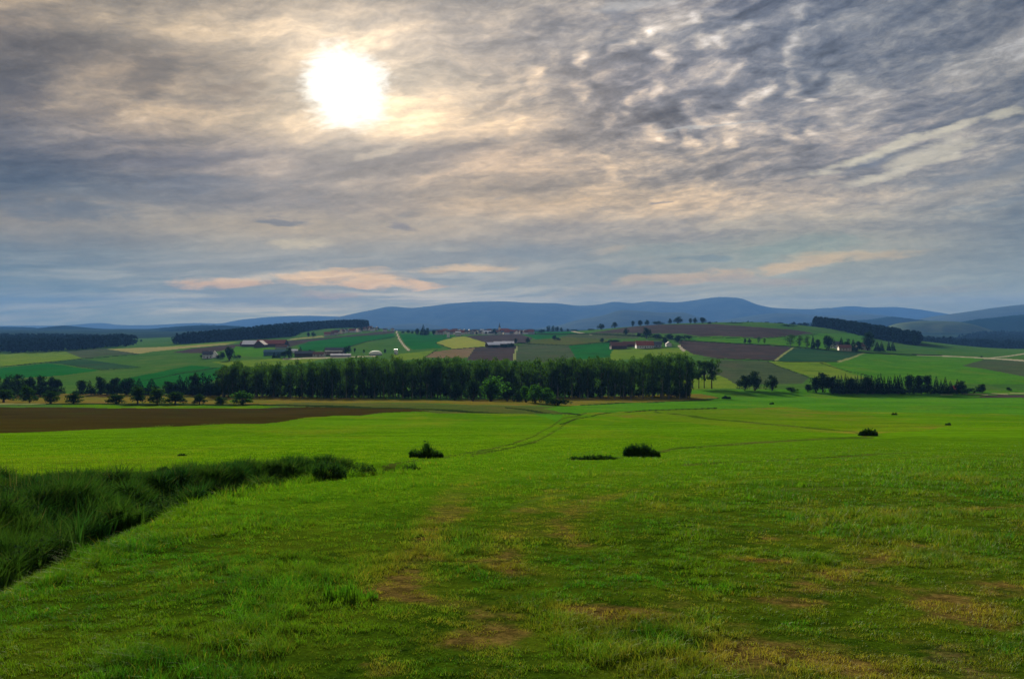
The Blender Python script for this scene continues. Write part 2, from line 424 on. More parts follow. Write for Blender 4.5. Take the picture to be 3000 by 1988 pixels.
scene.view_settings.gamma = 1.0; scene.view_settings.exposure = EXPO
scene.render.engine = 'CYCLES'
cy = scene.cycles
cy.max_bounces = 5; cy.diffuse_bounces = 2; cy.glossy_bounces = 1; cy.transmission_bounces = 3; cy.volume_bounces = 0
cy.transparent_max_bounces = 4; cy.caustics_reflective = False; cy.caustics_refractive = False
cy.sample_clamp_indirect = 4.0
cy.use_denoising = True
try: cy.denoiser = 'OPENIMAGEDENOISE'
except Exception: pass
world.cycles.sampling_method = 'MANUAL'; world.cycles.sample_map_resolution = 512
# ------------------------------------------------------------------ materials
def out_surface(g_, sh):
    o = g_.n('ShaderNodeOutputMaterial'); g_.nt.links.new(sh, o.inputs[0])
def field_mat(name, c1, c2, c3=None, sc=0.03, stripe=None, fine=0.8, rough=0.0):
    """two or three real colours of one crop mixed by patches, drill rows and fine grain (world metres)"""
    m, q = new_mat(name)
    t = q.n('ShaderNodeTexCoord'); v = t.outputs['Object']
    a = q.noise(v, sc, 5, 0.6)
    cc = q.mix(q.mr(a, 0.35, 0.65), c1, c2)
    b = q.noise(q.mapping(v, (1, 1, 1), (0, 0, 0.6), (30, 9, 0)), fine, 6, 0.7)
    if c3 is not None:
        d = q.noise(q.mapping(v, (1, 0.4, 1), (0, 0, 0.3), (5, 70, 0)), sc * 2.3, 6, 0.65)
        cc = q.mix(q.mr(d, 0.50, 0.66), cc, c3)
    if stripe:
        ang, per, k = stripe
        sv = q.mapping(v, (1, 1, 1), (0, 0, R(ang)))
        wv = q.n('ShaderNodeTexWave', wave_type='BANDS', bands_direction='X')
        q.put(wv.inputs['Vector'], sv); wv.inputs['Scale'].default_value = 0.314 / per
        wv.inputs['Distortion'].default_value = 1.2; wv.inputs['Detail'].default_value = 2; wv.inputs['Detail Scale'].default_value = 0.2
        cc = q.mix(1.0, cc, q.mix(wv.outputs['Fac'], (1-k, 1-k, 1-k), (1+k, 1+k, 1+k)), 'MULTIPLY')
    cc = q.mix(1.0, cc, q.mix(q.mr(b, 0.3, 0.7, mode='LINEAR'), (0.72, 0.72, 0.72), (1.28, 1.28, 1.28)), 'MULTIPLY')
    e = q.noise(q.mapping(v, (0.05, 0.12, 1), (0, 0, 0.12), (9, 4, 0)), 1.0, 8, 0.68)
    cc = q.mix(1.0, cc, q.mix(q.mr(e, 0.3, 0.7, mode='LINEAR'), (0.74, 0.80, 0.80), (1.26, 1.20, 1.20)), 'MULTIPLY')
    bs = q.n('ShaderNodeBsdfDiffuse'); q.put(bs.inputs[0], cc); bs.inputs['Roughness'].default_value = rough
    bm = q.n('ShaderNodeBump'); bm.inputs['Strength'].default_value = 0.25; bm.inputs['Distance'].default_value = 0.2
    q.put(bm.inputs['Height'], b); q.nt.links.new(bm.outputs[0], bs.inputs['Normal'])
    out_surface(q, bs.outputs[0])
    return m

FM = {
 'mid':    field_mat('meadow_grass', (0.0353,0.0931,0.0017), (0.0489,0.1169,0.0025), (0.0706,0.1094,0.0047), 0.03, (75, 7, 0.045)),
 'meadowgold': field_mat('mown_grass', (0.0403,0.0915,0.0020), (0.0594,0.1044,0.0038), (0.0848,0.0884,0.0102), 0.045, (70, 6, 0.063)),
 'bright': field_mat('sown_grass', (0.0285,0.1001,0.0048), (0.0377,0.1162,0.0055), (0.0490,0.1077,0.0076), 0.02, (80, 9, 0.027)),
 'lime':   field_mat('young_cereal', (0.0644,0.1219,0.0079), (0.0853,0.1302,0.0122), (0.0516,0.1037,0.0079), 0.02, (60, 12, 0.036)),
 'green':  field_mat('pasture', (0.0260,0.0756,0.0113), (0.0358,0.0866,0.0128), (0.0449,0.0839,0.0151), 0.012, (70, 14, 0.027)),
 'emerald':field_mat('winter_wheat', (0.0062,0.0637,0.0080), (0.0095,0.0741,0.0108), (0.0112,0.0549,0.0093), 0.01, (40, 16, 0.023)),
 'teal':   field_mat('barley', (0.0123,0.0420,0.0185), (0.0188,0.0508,0.0207), (0.0210,0.0420,0.0185), 0.01, (40, 16, 0.023)),
 'olive':  field_mat('rough_grass', (0.0355,0.0557,0.0109), (0.0481,0.0619,0.0128), (0.0558,0.0572,0.0147), 0.02, (82, 8, 0.036)),
 'greygreen': field_mat('fallow', (0.0300,0.0492,0.0221), (0.0382,0.0566,0.0247), (0.0428,0.0517,0.0272), 0.012, (60, 12, 0.027)),
 'ochre':  field_mat('stubble', (0.0906,0.0755,0.0109), (0.0683,0.0770,0.0096), (0.1049,0.0682,0.0166), 0.03, (85, 6, 0.036)),
 'yellow': field_mat('rape', (0.1548,0.1795,0.0261), (0.1341,0.1634,0.0261), (0.1701,0.1681,0.0306), 0.02, (50, 14, 0.036)),
 'straw':  field_mat('ripe_grass', (0.1751,0.1649,0.0629), (0.1462,0.1462,0.0485), (0.1845,0.1606,0.0731), 0.02),
 'tan':    field_mat('tilled_tan', (0.1017,0.0766,0.0416), (0.1178,0.0835,0.0485), (0.0919,0.0818,0.0340), 0.02, (60, 12, 0.027)),
 'plough': field_mat('ploughed_soil', (0.0315,0.0256,0.0243), (0.0405,0.0319,0.0292), (0.0276,0.0287,0.0279), 0.02, (60, 10, 0.036)),
 'brown':  field_mat('maize_soil', (0.0197,0.0157,0.0038), (0.0254,0.0197,0.0046), (0.0197,0.0232,0.0043), 0.05, (88, 1.6, 0.072), 1.6),
 'dark':   field_mat('verge_grass_and_shade', (0.008,0.017,0.004), (0.013,0.024,0.006), None, 0.1),  # dark edges and banks; also carries the ditch shadow along the verge
 'track':  field_mat('rutted_grass', (0.022,0.048,0.004), (0.034,0.062,0.006), (0.05,0.055,0.012), 0.1),
 'path':   field_mat('gravel_path', (0.240,0.217,0.160), (0.206,0.194,0.137), None, 0.1),
 'grasspath': field_mat('grass_path', (0.137,0.154,0.063), (0.114,0.143,0.051), None, 0.1),
}

# near meadow: thatch and soil under the grass, drier where the 'dry' attribute says so
def near_ground_mat():
    m, q = new_mat('turf_thatch')
    t = q.n('ShaderNodeTexCoord'); v = t.outputs['Object']
    at_ = q.n('ShaderNodeAttribute', attribute_name='dry')
    a = q.noise(v, 5.0, 8, 0.72); b = q.noise(v, 23.0, 6, 0.75); c = q.noise(q.mapping(v, loc=(40, 3, 1)), 0.9, 5, 0.6)
    green = q.mix(q.mr(a, 0.3, 0.7), (0.006, 0.017, 0.0015), (0.021, 0.045, 0.002))
    green = q.mix(q.mr(c, 0.35, 0.7), green, (0.032, 0.052, 0.003))
    straw = q.mix(q.mr(a, 0.35, 0.65), (0.024, 0.019, 0.005), (0.085, 0.062, 0.016))
    cc = q.mix(q.mr(q.m('ADD', at_.outputs['Fac'], q.m('MULTIPLY', q.m('SUBTRACT', a, 0.5), 0.5)), 0.35, 0.75), green, straw)
    ba = q.n('ShaderNodeAttribute', attribute_name='bare')
    cc = q.mix(q.m('MULTIPLY', ba.outputs['Fac'], 0.85), cc, q.mix(q.mr(a, 0.4, 0.62), (0.020, 0.013, 0.008), (0.09, 0.058, 0.030)))
    fa = q.n('ShaderNodeAttribute', attribute_name='far')
    cc = q.mix(fa.outputs['Fac'], cc, q.mix(q.mr(c, 0.3, 0.7), (0.032, 0.088, 0.002), (0.050, 0.112, 0.003)))
    cc = q.mix(1.0, cc, q.mix(q.mr(b, 0.3, 0.7, mode='LINEAR'), (0.45, 0.45, 0.45), (1.5, 1.5, 1.5)), 'MULTIPLY')
    bs = q.n('ShaderNodeBsdfDiffuse'); q.put(bs.inputs[0], cc); bs.inputs['Roughness'].default_value = 0.0
    bm = q.n('ShaderNodeBump'); bm.inputs['Strength'].default_value = 0.35; bm.inputs['Distance'].default_value = 0.05
    q.put(bm.inputs['Height'], b); q.nt.links.new(bm.outputs[0], bs.inputs['Normal'])
    out_surface(q, bs.outputs[0])
    return m
FM['near'] = near_ground_mat()

# ------------------------------------------------------------------ the ground, split into fields
def in_poly(px, py, poly):
    inside = np.zeros(px.shape, bool)
    n = len(poly)
    for i in range(n):
        x1, y1 = poly[i]; x2, y2 = poly[(i+1) % n]
        if y1 == y2: continue
        c = ((y1 > py) != (y2 > py)) & (px < (x2-x1) * (py-y1) / (y2-y1) + x1)
        inside ^= c
    return inside
def near_line(px, py, pts, w0, w1=None):
    """within half width (photo px, vertical measure) of a polyline"""
    ins = np.zeros(px.shape, bool); n = len(pts)
    if w1 is None: w1 = w0
    for i in range(n-1):
        (x1, y1), (x2, y2) = pts[i], pts[i+1]
        vx, vy = x2-x1, y2-y1
        t = np.clip(((px-x1)*vx + (py-y1)*vy) / (vx*vx+vy*vy), 0, 1)
        w = w0 + (w1-w0) * (i + t) / (n-1)
        ins |= np.hypot(px-(x1+t*vx), py-(y1+t*vy)) < w
    return ins
# (name, material, polygon in photo pixels on the ground, nearest Y, farthest Y)
FIELDS = [
 ('meadow', 'mid', [(-2000,1400),(-2000,1200),(0,1205),(1250,1200),(2000,1190),(3000,1170),(5000,1170),(5000,1600),(-2000,1600)], 15, 330),
 ('grass_field', 'bright', [(1640,1240),(1650,1215),(1900,1205),(2300,1195),(3000,1215),(4500,1240),(4500,1140),(3000,1140),(2000,1140),(1700,1180),(1480,1196),(1560,1212)], 100, 600),
 ('mown_meadow', 'meadowgold', [(1690,1214),(1900,1202),(2300,1190),(2500,1206),(2640,1236),(2800,1246),(2700,1262),(2540,1272),(2300,1262),(2000,1236),(1800,1222)], 40, 420),
 ('stubble_field', 'ochre', [(-1500,1187),(-1500,1150),(0,1150),(600,1154),(1300,1172),(1700,1160),(1690,1184),(1400,1186),(1100,1182),(700,1186)], 200, 560),
 ('rough_grass_field', 'olive', [(700,1188),(900,1180),(1300,1186),(1640,1190),(1590,1200),(1700,1216),(1300,1211),(1150,1200),(900,1192)], 150, 420),
 ('brown_field', 'brown', [(-1500,1193),(0,1192),(750,1194),(900,1192),(1150,1198),(1260,1206),(1110,1211),(1000,1219),(850,1233),(700,1243),(350,1256),(0,1270),(-1500,1310)], 60, 420),
 ('grass_and_shade_strip', 'mid', [(180,1191),(180,1187),(740,1187),(830,1188),(760,1194),(300,1193)], 150, 420),
 ('grass_and_shade_strip', 'dark', [(-1500,1186),(-1500,1180),(0,1181),(740,1183),(900,1187),(1150,1194),(1400,1206),(1680,1217),(1400,1210),(1140,1199),(890,1191),(740,1187)], 150, 420),  # dark verge line: the ditch shadow is painted in as ground colour
 ('stubble_field', 'ochre', [(1655,1168),(1780,1160),(2000,1152),(2050,1153),(2110,1164),(1980,1173),(1700,1184),(1640,1187)], 200, 560),
 ('red_soil_field', 'plough', [(2850,1164),(2900,1157),(3000,1154),(4500,1150),(4500,1164),(3000,1165)], 200, 560),
 ('gravel_track', 'grasspath', [(2750,1157),(3000,1148),(4500,1146),(4500,1151),(3000,1152.5),(2900,1156)], 200, 600),
 # beyond the poplar wood, left
 ('pasture', 'lime', [(-1500,1040),(0,1038),(60,1034),(190,1029),(240,1049),(130,1060),(0,1073),(-1500,1080)], 560, 2300),
 ('fallow_field', 'greygreen', [(190,1029),(310,1020),(405,1036),(300,1043),(262,1048),(240,1049)], 560, 2300),
 ('straw_field', 'straw', [(310,1022),(450,1017),(600,1009),(690,1004),(660,1010),(560,1018),(450,1029),(405,1036)], 560, 2300),
 ('barley_field', 'teal', [(130,1063),(240,1052),(410,1075),(300,1083),(185,1066)], 560, 2300),
 ('wheat_field', 'emerald', [(-1500,1085),(0,1078),(140,1064),(290,1085),(185,1100),(0,1110),(-1500,1120)], 560, 2300),
 ('wheat_field', 'emerald', [(360,1110),(560,1070),(700,1080),(640,1110),(520,1140),(300,1135)], 560, 2300),
 ('ploughed_field', 'plough', [(505,1032),(560,1021),(700,1008),(760,1012),(680,1019),(620,1034),(560,1034)], 560, 2300),
 ('pasture', 'lime', [(450,1018),(520,1011),(620,1003),(700,1000),(690,1004),(600,1009)], 560, 2600),
 ('pasture', 'bright', [(690,1015),(760,1016),(870,1032),(780,1046),(680,1042)], 560, 2300),
 ('pasture', 'lime', [(620,1060),(900,1046),(960,1048),(900,1062),(800,1075),(700,1080)], 560, 2300),
 ('wheat_field', 'emerald', [(870,1014),(905,1001),(1000,988),(1150,976),(1158,985),(1150,990),(1070,1001),(1020,1016),(1010,1027),(890,1028)], 560, 2600),
 ('ploughed_field', 'plough', [(700,1006),(845,998),(950,990),(1100,973),(1155,968),(1155,976),(1000,988),(905,1001),(850,1016),(760,1012)], 560, 2800),
 ('straw_field', 'straw', [(835,998),(860,991),(945,984),(950,987),(880,993)], 560, 2800),
 ('pasture', 'green', [(880,985),(900,970),(1030,962),(1040,970),(960,983)], 560, 2800),
 ('wheat_field', 'emerald', [(1170,978),(1290,978),(1335,984),(1275,1003),(1295,1018),(1210,1024),(1185,1006)], 560, 2600),
 ('rape_field', 'yellow', [(1275,1003),(1330,988),(1362,986),(1420,1002),(1428,1013),(1325,1022)], 560, 2300),
 ('tilled_field', 'tan', [(1330,1022),(1392,1018),(1370,1048),(1240,1048),(1272,1030)], 560, 2300),
 ('pasture', 'lime', [(1150,1038),(1272,1026),(1238,1052),(1150,1055)], 560, 2300),
 ('ploughed_field', 'plough', [(1392,1018),(1515,1012),(1503,1056),(1366,1056)], 560, 2300),
 ('ploughed_field', 'plough', [(1362,985),(1520,978),(1560,990),(1545,1004),(1428,1010),(1420,1002)], 560, 2600),
 ('fallow_field', 'greygreen', [(1517,1012),(1545,1006),(1665,1012),(1690,1040),(1640,1060),(1510,1060)], 560, 2300),
 ('wheat_field', 'emerald', [(1525,977),(1600,966),(1690,964),(1705,984),(1570,993)], 560, 2600),
 ('fallow_field', 'olive', [(1560,994),(1700,984),(1790,998),(1665,1011),(1545,1006)], 560, 2300),
 ('wheat_field', 'emerald', [(1665,1012),(1790,1001),(1795,1025),(1790,1046),(1690,1052)], 560, 2300),
 ('pasture', 'lime', [(1790,1030),(1800,1022),(1990,1018),(2040,1040),(1790,1056)], 560, 2300),
 ('ploughed_field', 'plough', [(1720,975),(1840,957),(1920,949),(2100,949),(2330,966),(2390,977),(2230,990),(2060,986),(2000,977),(1860,976)], 560, 2100),
 ('fallow_field', 'greygreen', [(1620,985),(1720,975),(1860,977),(1870,990),(1760,992)], 560, 2100),
 ('pasture', 'green', [(1700,972),(1840,953),(1920,944),(2100,942),(2300,952),(2450,974),(2390,978),(2330,966),(2100,950),(1920,950),(1840,958),(1720,976)], 560, 2300),
 ('wheat_field', 'bright', [(2020,988),(2100,984),(2230,990),(2390,978),(2520,975),(2560,1000),(2450,1022),(2290,1010),(2100,1001),(2000,994)], 560, 2200),
 ('ploughed_field', 'plough', [(1985,998),(2100,1004),(2320,1016),(2268,1055),(2100,1049),(2030,1037),(2000,1020)], 560, 2200),
 ('barley_field', 'teal', [(2325,1018),(2528,1033),(2458,1058),(2300,1059),(2274,1054)], 560, 2200),
 ('grass_field', 'bright', [(2536,1034),(2700,1040),(2900,1050),(3000,1056),(4500,1056),(4500,1160),(2640,1160),(2480,1092),(2420,1062),(2466,1058)], 560, 2200),
 ('fallow_field', 'greygreen', [(2110,1054),(2250,1058),(2370,1105),(2330,1150),(2130,1150),(2060,1100)], 560, 2200),
 ('pasture', 'lime', [(2250,1059),(2420,1061),(2490,1094),(2560,1110),(2400,1112)], 560, 2200),
 ('pasture', 'lime', [(1990,1095),(2110,1100),(2180,1135),(2000,1140)], 520, 2200),
 ('fallow_field', 'greygreen', [(2820,1070),(2885,1052),(3000,1057),(4500,1060),(4500,1120),(3000,1102)], 560, 2200),
 ('red_soil_field', 'plough', [(2660,1011),(2700,1009),(2800,1019),(2750,1023)], 560, 2300),
 ('pasture', 'green', [(2560,1000),(2700,1012),(2860,1020),(4500,1024),(4500,1050),(3000,1050),(2640,1036),(2540,1020)], 560, 2300),
]
LINES = [
 ('gravel_road', 'path', [(1161,966),(1163,976),(1170,994),(1182,1010),(1196,1024)], 1.6, 3.2, 560, 2600),
 ('gravel_track', 'grasspath', [(2272,1056),(2295,1038),(2324,1018)], 3, 2, 560, 2200),
 ('gravel_track', 'grasspath', [(2456,1060),(2500,1046),(2534,1033)], 3, 2, 560, 2200),
 ('gravel_track', 'grasspath', [(1516,1012),(1510,1030),(1506,1052)], 2.5, 4, 560, 2200),
 ('gravel_road', 'path', [(1990,1013),(1998,1022),(2004,1026)], 3, 4, 560, 2200),
 ('gravel_road', 'path', [(2650,1038),(2780,1043),(2880,1048),(3000,1056),(3600,1085)], 1.3, 2.0, 560, 2300),
 ('gravel_road', 'path', [(2885,1050),(2950,1043),(3000,1036),(3400,1020)], 1.3, 1.3, 560, 2300),
 ('gravel_road', 'path', [(830,1052),(900,1049),(1000,1046),(1100,1043)], 2.2, 1.4, 560, 2300),
 ('gravel_road', 'path', [(1660,967),(1700,974),(1735,980)], 1.6, 1.2, 560, 2300),
 ('gravel_track', 'grasspath', [(-900,1187),(0,1183),(130,1184)], 4, 1.5, 150, 420),
 ('hedge_bank', 'dark', [(1985,996),(2100,1003),(2300,1013),(2450,1027),(2600,1036),(2760,1041)], 1.6, 1.6, 560, 2300),
 ('hedge_bank', 'dark', [(1560,978),(1720,977),(1860,983),(1990,994)], 1.6, 2.5, 560, 2300),
 ('wheel_track', 'track', [(1010,1392),(1100,1372),(1200,1352),(1300,1338),(1400,1322),(1490,1303),(1560,1280),(1600,1254),(1650,1228),(1720,1212)], 3.4, 1.5, 15, 400),
 ('wheel_track', 'track', [(1380,1332),(1480,1314),(1570,1294),(1620,1266),(1650,1243),(1700,1222)], 3.4, 1.5, 15, 400),
 ('wheel_track', 'track', [(1670,1349),(1800,1345),(1990,1312),(2200,1298),(2420,1284),(2560,1281)], 3.0, 2.4, 15, 400),
 ('wheel_track', 'track', [(1920,1206),(1960,1214),(2060,1226),(2200,1238),(2500,1262),(2540,1280)], 1.8, 1.6, 15, 400),
 ('wheel_track', 'track', [(2290,1436),(2400,1431),(2560,1430),(2680,1435)], 5.0, 3.5, 12, 400),
 ('wheel_track', 'track', [(2000,1364),(2300,1346),(2700,1322)], 2.6, 2.2, 15, 400),
 ('wheel_track', 'track', [(1480,1500),(1530,1475),(1600,1455),(1680,1447)], 4.0, 3.0, 10, 400),
 ('field_edge', 'dark', [(1480,1197),(1600,1208),(1700,1216)], 1.3, 1.3, 60, 500),
 ('field_edge', 'dark', [(1640,1241),(1750,1216),(1880,1204),(2100,1194)], 1.0, 1.0, 60, 500),
 ('field_edge', 'dark', [(0,1074),(130,1062),(240,1050),(262,1049),(405,1037)], 0.9, 0.9, 560, 2300),
 ('field_edge', 'dark', [(300,1136),(520,1095),(640,1076)], 0.8, 0.8, 560, 2300),
 ('field_edge', 'dark', [(185,1066),(300,1084),(410,1076)], 0.7, 0.7, 560, 2300),
 ('field_edge', 'dark', [(1010,1026),(1020,1016),(1070,1001),(1158,986)], 0.9, 0.9, 560, 2600),
 ('field_edge', 'dark', [(1275,1003),(1326,1022),(1430,1014),(1520,1011)], 0.9, 1.1, 560, 2300),
 ('field_edge', 'dark', [(1240,1048),(1272,1029),(1280,1024)], 1.0, 1.0, 560, 2300),
 ('field_edge', 'dark', [(1545,1006),(1665,1011),(1790,1000)], 0.9, 0.9, 560, 2300),
 ('field_edge', 'dark', [(2060,1049),(2268,1056),(2300,1060),(2458,1059)], 0.9, 0.9, 560, 2300),
 ('field_edge', 'dark', [(2250,1059),(2370,1105),(2420,1125)], 0.8, 0.8, 560, 2300),
 ('field_edge', 'dark', [(2400,1061),(2480,1086),(2560,1104)], 0.9, 0.9, 560, 2300),
 ('field_edge', 'dark', [(2020,987),(2240,991),(2395,979)], 0.8, 0.8, 560, 2300),
 ('field_edge', 'dark', [(1700,1184),(1980,1174),(2110,1165)], 0.9, 0.9, 200, 560),
]
NEARLINE = [(-4000,1900),(-500,1700),(0,1440),(400,1425),(1000,1385),(1230,1366),(1450,1352),(1660,1345),(1880,1336),(2200,1312),(2540,1288),(3000,1274),(4500,1250)]

s_in = np.arange(-0.70, 0.7001, 0.00165)
s_l = -0.70 - np.cumsum(np.geomspace(0.002, 0.30, 45)); s_r = 0.70 + np.cumsum(np.geomspace(0.002, 0.30, 45))
S = np.concatenate([s_l[::-1], s_in, s_r])
Yr = [-50.0, -35, -22, -12, -6, -2, 0, 1.2, 2.2]
y = 3.0
while y < 17600:
    Yr.append(y); y *= 1.0115 if y < 3000 else 1.05
Yr = np.array(Yr)
SS, YY = np.meshgrid(S, Yr)
XX = SS * (YY + 60.0)
ZZ = ground_z(XX, YY)
def plane_pt(x, row):
    Y = 1.7/((row-945)/F - 0.11); return ((x-1500)/F*Y, Y)
WORN = [([plane_pt(*p) for p in pts], w, k) for pts, w, k in [
 ([(1340,1490),(1290,1530),(1240,1590),(1190,1660),(1110,1740)], 0.42, 0.75),
 ([(1640,1440),(1540,1500),(1490,1570),(1480,1640),(1560,1680)], 0.38, 0.6),
 ([(1880,1430),(1730,1470),(1650,1540),(1700,1600)], 0.42, 0.6),
 ([(2230,1400),(2000,1440),(1880,1500)], 0.5, 0.5),
 ([(1520,1352),(1400,1395),(1330,1440),(1290,1490)], 0.5, 0.5), ([(2050,1330),(1850,1375),(1700,1425)], 0.6, 0.5), ([(3050,1330),(2600,1345),(2300,1380)], 0.6, 0.5), ([(3050,1480),(2650,1500),(2350,1540),(2200,1600)], 0.35, 0.35), ([(2700,1600),(2450,1680),(2300,1760)], 0.3, 0.4),
 ([(1250,1760),(1330,1770),(1480,1800)], 0.30, 0.7), ([(1700,1780),(1850,1800)], 0.28, 0.6),
 ([(2120,1630),(2200,1640)], 0.16, 0.8), ([(2230,1640),(2300,1645)], 0.16, 0.8),
 ([(3050,1720),(2780,1760),(2850,1800)], 0.45, 0.6), ([(2500,1950),(2200,1900),(1980,1930)], 0.30, 0.55), ([(1500,1850),(1300,1900),(1150,1960)], 0.25, 0.45)]]
def dryness(X, Y):
    d = fbm(X/0.62, Y/0.85, 21, 5, 0.66) * 0.58 + fbm(X/3.6 + 3, Y/4.6, 22, 3) * 0.46
    d = sstep(0.46, 0.72, d) ** 1.2
    d = 0.46 * d * (0.40 + 0.60 * sstep(-3.5, 1.0, X + 0.10 * Y)) * (1.0 - 0.45 * sstep(14, 34, Y))
    for tr, w, k in WORN:                   # worn, yellowed arcs left by wheels
        d = d + k * np.exp(-(seg_dist(X, Y, tr)/w)**2) * (0.35 + 0.9*fbm(X/0.5, Y/0.7, 29, 4))
    return np.clip(d, 0, 1)
NEARLINE = [(-4000,1900),(-500,1700),(0,1440),(400,1425),(1000,1385),(1230,1366),(1450,1352),(1660,1345),(1880,1336),(2200,1312),(2540,1288),(3000,1274),(4500,1250)]
def farness(X, Y):
    """0 on the near slope, 1 in the brighter grass further out, by a broad ragged change"""
    Ym = np.maximum(Y, 3.0)
    row = xz_to_row(Ym, ground_z(X, Ym, False))
    n_ = np.interp(1500 + F*X/Ym, [p[0] for p in NEARLINE], [p[1] for p in NEARLINE])
    w = (fbm(X/5, Y/9, 77, 4) - 0.5)
    return np.where(Y < 6, 0.0, sstep(190, -30, row - n_ + w*130))
def bareness(X, Y):
    d = fbm(X/0.45 + 50, Y/0.6, 24, 4, 0.6) * 0.6 + fbm(X/2.2, Y/2.8, 25, 3) * 0.42
    return 0.75 * sstep(0.67, 0.76, d) * sstep(0.10, 0.5, dryness(X, Y))
DRY = dryness(XX, YY)
V = np.stack([XX, YY, ZZ], -1).reshape(-1, 3)
nr, ns = XX.shape
ii, jj = np.meshgrid(np.arange(nr-1), np.arange(ns-1), indexing='ij')
q0 = (ii*ns + jj).ravel(); Q = np.stack([q0, q0+1, q0+ns+1, q0+ns], -1)
cx = V[Q].mean(1)
fpx = np.where(cx[:,1] > 2, 1500 + F*cx[:,0]/np.maximum(cx[:,1], 2), 0)
zs_smooth = ground_z(cx[:,0], cx[:,1], False)
frow = np.where(cx[:,1] > 2, xz_to_row(np.maximum(cx[:,1], 2), zs_smooth), 3000)
# edges of real fields are never ruler straight
wob = (fbm(cx[:,0]/(0.02*cx[:,1]+1), cx[:,1]/(0.06*cx[:,1]+2), 3, 3) - 0.5)
frow_w = frow + wob * 2.2
fid = np.zeros(len(Q), dtype=np.int32)
nl = np.interp(fpx, [p[0] for p in NEARLINE], [p[1] for p in NEARLINE])
names = [('ground', 'green')]
FM['farland'] = field_mat('far_woods_and_pasture', (0.007,0.016,0.012), (0.018,0.034,0.016), (0.006,0.014,0.010), 0.0016)
def put_id(mask, name, mat):
    names.append((name, mat)); fid[mask] = len(names) - 1
put_id(cx[:,1] > 2700, 'ground', 'farland')
for fi_, (nm, mt, poly, y0, y1) in enumerate(FIELDS):
    if fi_ == 1: put_id(((frow > nl - 60) & (cx[:,1] < 64 + 8*wob)) | (cx[:,1] < 9), 'meadow', 'near')
    put_id((cx[:,1] > y0) & (cx[:,1] < y1) & in_poly(fpx, frow_w, poly), nm, mt)
for nm, mt, pts, wa, wb, y0, y1 in LINES:
    put_id((cx[:,1] > y0) & (cx[:,1] < y1) & near_line(fpx, frow_w if nm == 'wheel_track' else frow, pts, wa, wb), nm, mt)
nl = np.interp(fpx, [p[0] for p in NEARLINE], [p[1] for p in NEARLINE])
for k, (nm, mt) in enumerate(names):
    sel = np.where(fid == k)[0]
    if len(sel) == 0: continue
    u, inv = np.unique(Q[sel].ravel(), return_inverse=True)
    at_ = {'dry': DRY.reshape(-1)[u], 'bare': bareness(V[u, 0], V[u, 1]), 'far': farness(V[u, 0], V[u, 1])} if mt == 'near' else None
    me = np_mesh(nm, V[u], [inv.reshape(-1, 4)], FM[mt], True, at_)
    o = link(nm, me); o['kind'] = 'structure'

# ------------------------------------------------------------------ far hills
def hill_mat(name, c1, c2):
    m, q = new_mat(name)
    t = q.n('ShaderNodeTexCoord')
    a = q.noise(t.outputs['Object'], 0.004, 6, 0.65)
    cc = q.mix(q.mr(a, 0.38, 0.62), c1, c2)
    bs = q.n('ShaderNodeBsdfDiffuse'); q.put(bs.inputs[0], cc)
    out_surface(q, bs.outputs[0]); return m
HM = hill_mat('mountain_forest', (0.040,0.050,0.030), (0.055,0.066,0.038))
HM2 = hill_mat('hill_forest', (0.001,0.010,0.010), (0.005,0.018,0.014))
HM3 = hill_mat('hill_pasture', (0.045,0.07,0.03), (0.07,0.09,0.04))
def ridge(name, pts, Y0, W, mat, rough=0.05, base=950.0, tree=0.0, seed=1, step=3.0):
    pts = [(a*1.268, b*1.268) for a, b in pts]
    x0, x1 = pts[0][0], pts[-1][0]
    xs = np.arange(x0, x1 + step, step)
    rows = pchip([p[0] for p in pts], [p[1] for p in pts], xs)
    ts = np.concatenate([np.linspace(-1, 1, 41)])
    Vv = []
    for t in ts:
        Y = Y0 + t * W
        X = (xs - 1500) / F * Y0 * (1 + 0.3 * t * W / Y0)
        zt = np.array([row_z(xx, r, Y0) for xx, r in zip(xs, rows)])
        zb = row_z(1500, 962, Y0) - 60
        sh = math.cos(abs(t) ** 0.85 * math.pi / 2) ** 1.1 if abs(t) < 1 else 0.0
        n1 = fbm(X / (W*0.32), np.full_like(X, Y) / (W*0.5), seed, 5, 0.55) - 0.5
        h = (zt - zb)
        z = zb + h * (sh + n1 * 0.9 * sh * (1 - sh) )
        if abs(t) < 0.3: z = z + (fbm(xs/2.2, np.full_like(xs, t*40), seed+5, 3) - 0.5) * tree
        Vv.append(np.stack([X, np.full_like(X, Y), z], -1))
    Vv = np.array(Vv); a, b = Vv.shape[:2]
    i2, j2 = np.meshgrid(np.arange(a-1), np.arange(b-1), indexing='ij'); q_ = (i2*b+j2).ravel()
    me = np_mesh(name, Vv.reshape(-1, 3), [np.stack([q_, q_+1, q_+b+1, q_+b], -1)], mat, True)
    o = link(name, me); o['kind'] = 'structure'
    return o
ridge('mountain_range', [(640,765),(780,733),(820,724),(860,716),(905,708),(950,711),(1000,706),(1040,701),(1100,697),(1160,696),(1220,699),(1280,700),(1340,706),(1385,703),(1420,697),(1460,700),(1500,696),(1560,698),(1600,694),(1640,688),(1665,686),(1700,688),(1740,702),(1780,710),(1830,713),(1870,714),(1910,711),(1950,716),(2040,728),(2200,750),(2300,765)], 14000, 2600, HM, seed=3)
ridge('hill', [(-300,752),(0,752),(110,752),(185,749),(210,746.5),(235,746),(270,750),(330,751),(400,748),(455,746),(500,747),(560,738),(640,731),(700,729),(780,731),(900,740),(1050,765)], 16300, 1200, HM, seed=9)
ridge('hill', [(1800,745),(1860,722),(1900,714),(1970,707),(2010,710),(2060,709),(2110,713),(2170,722),(2250,735),(2400,765)], 16200, 1300, HM, seed=12)
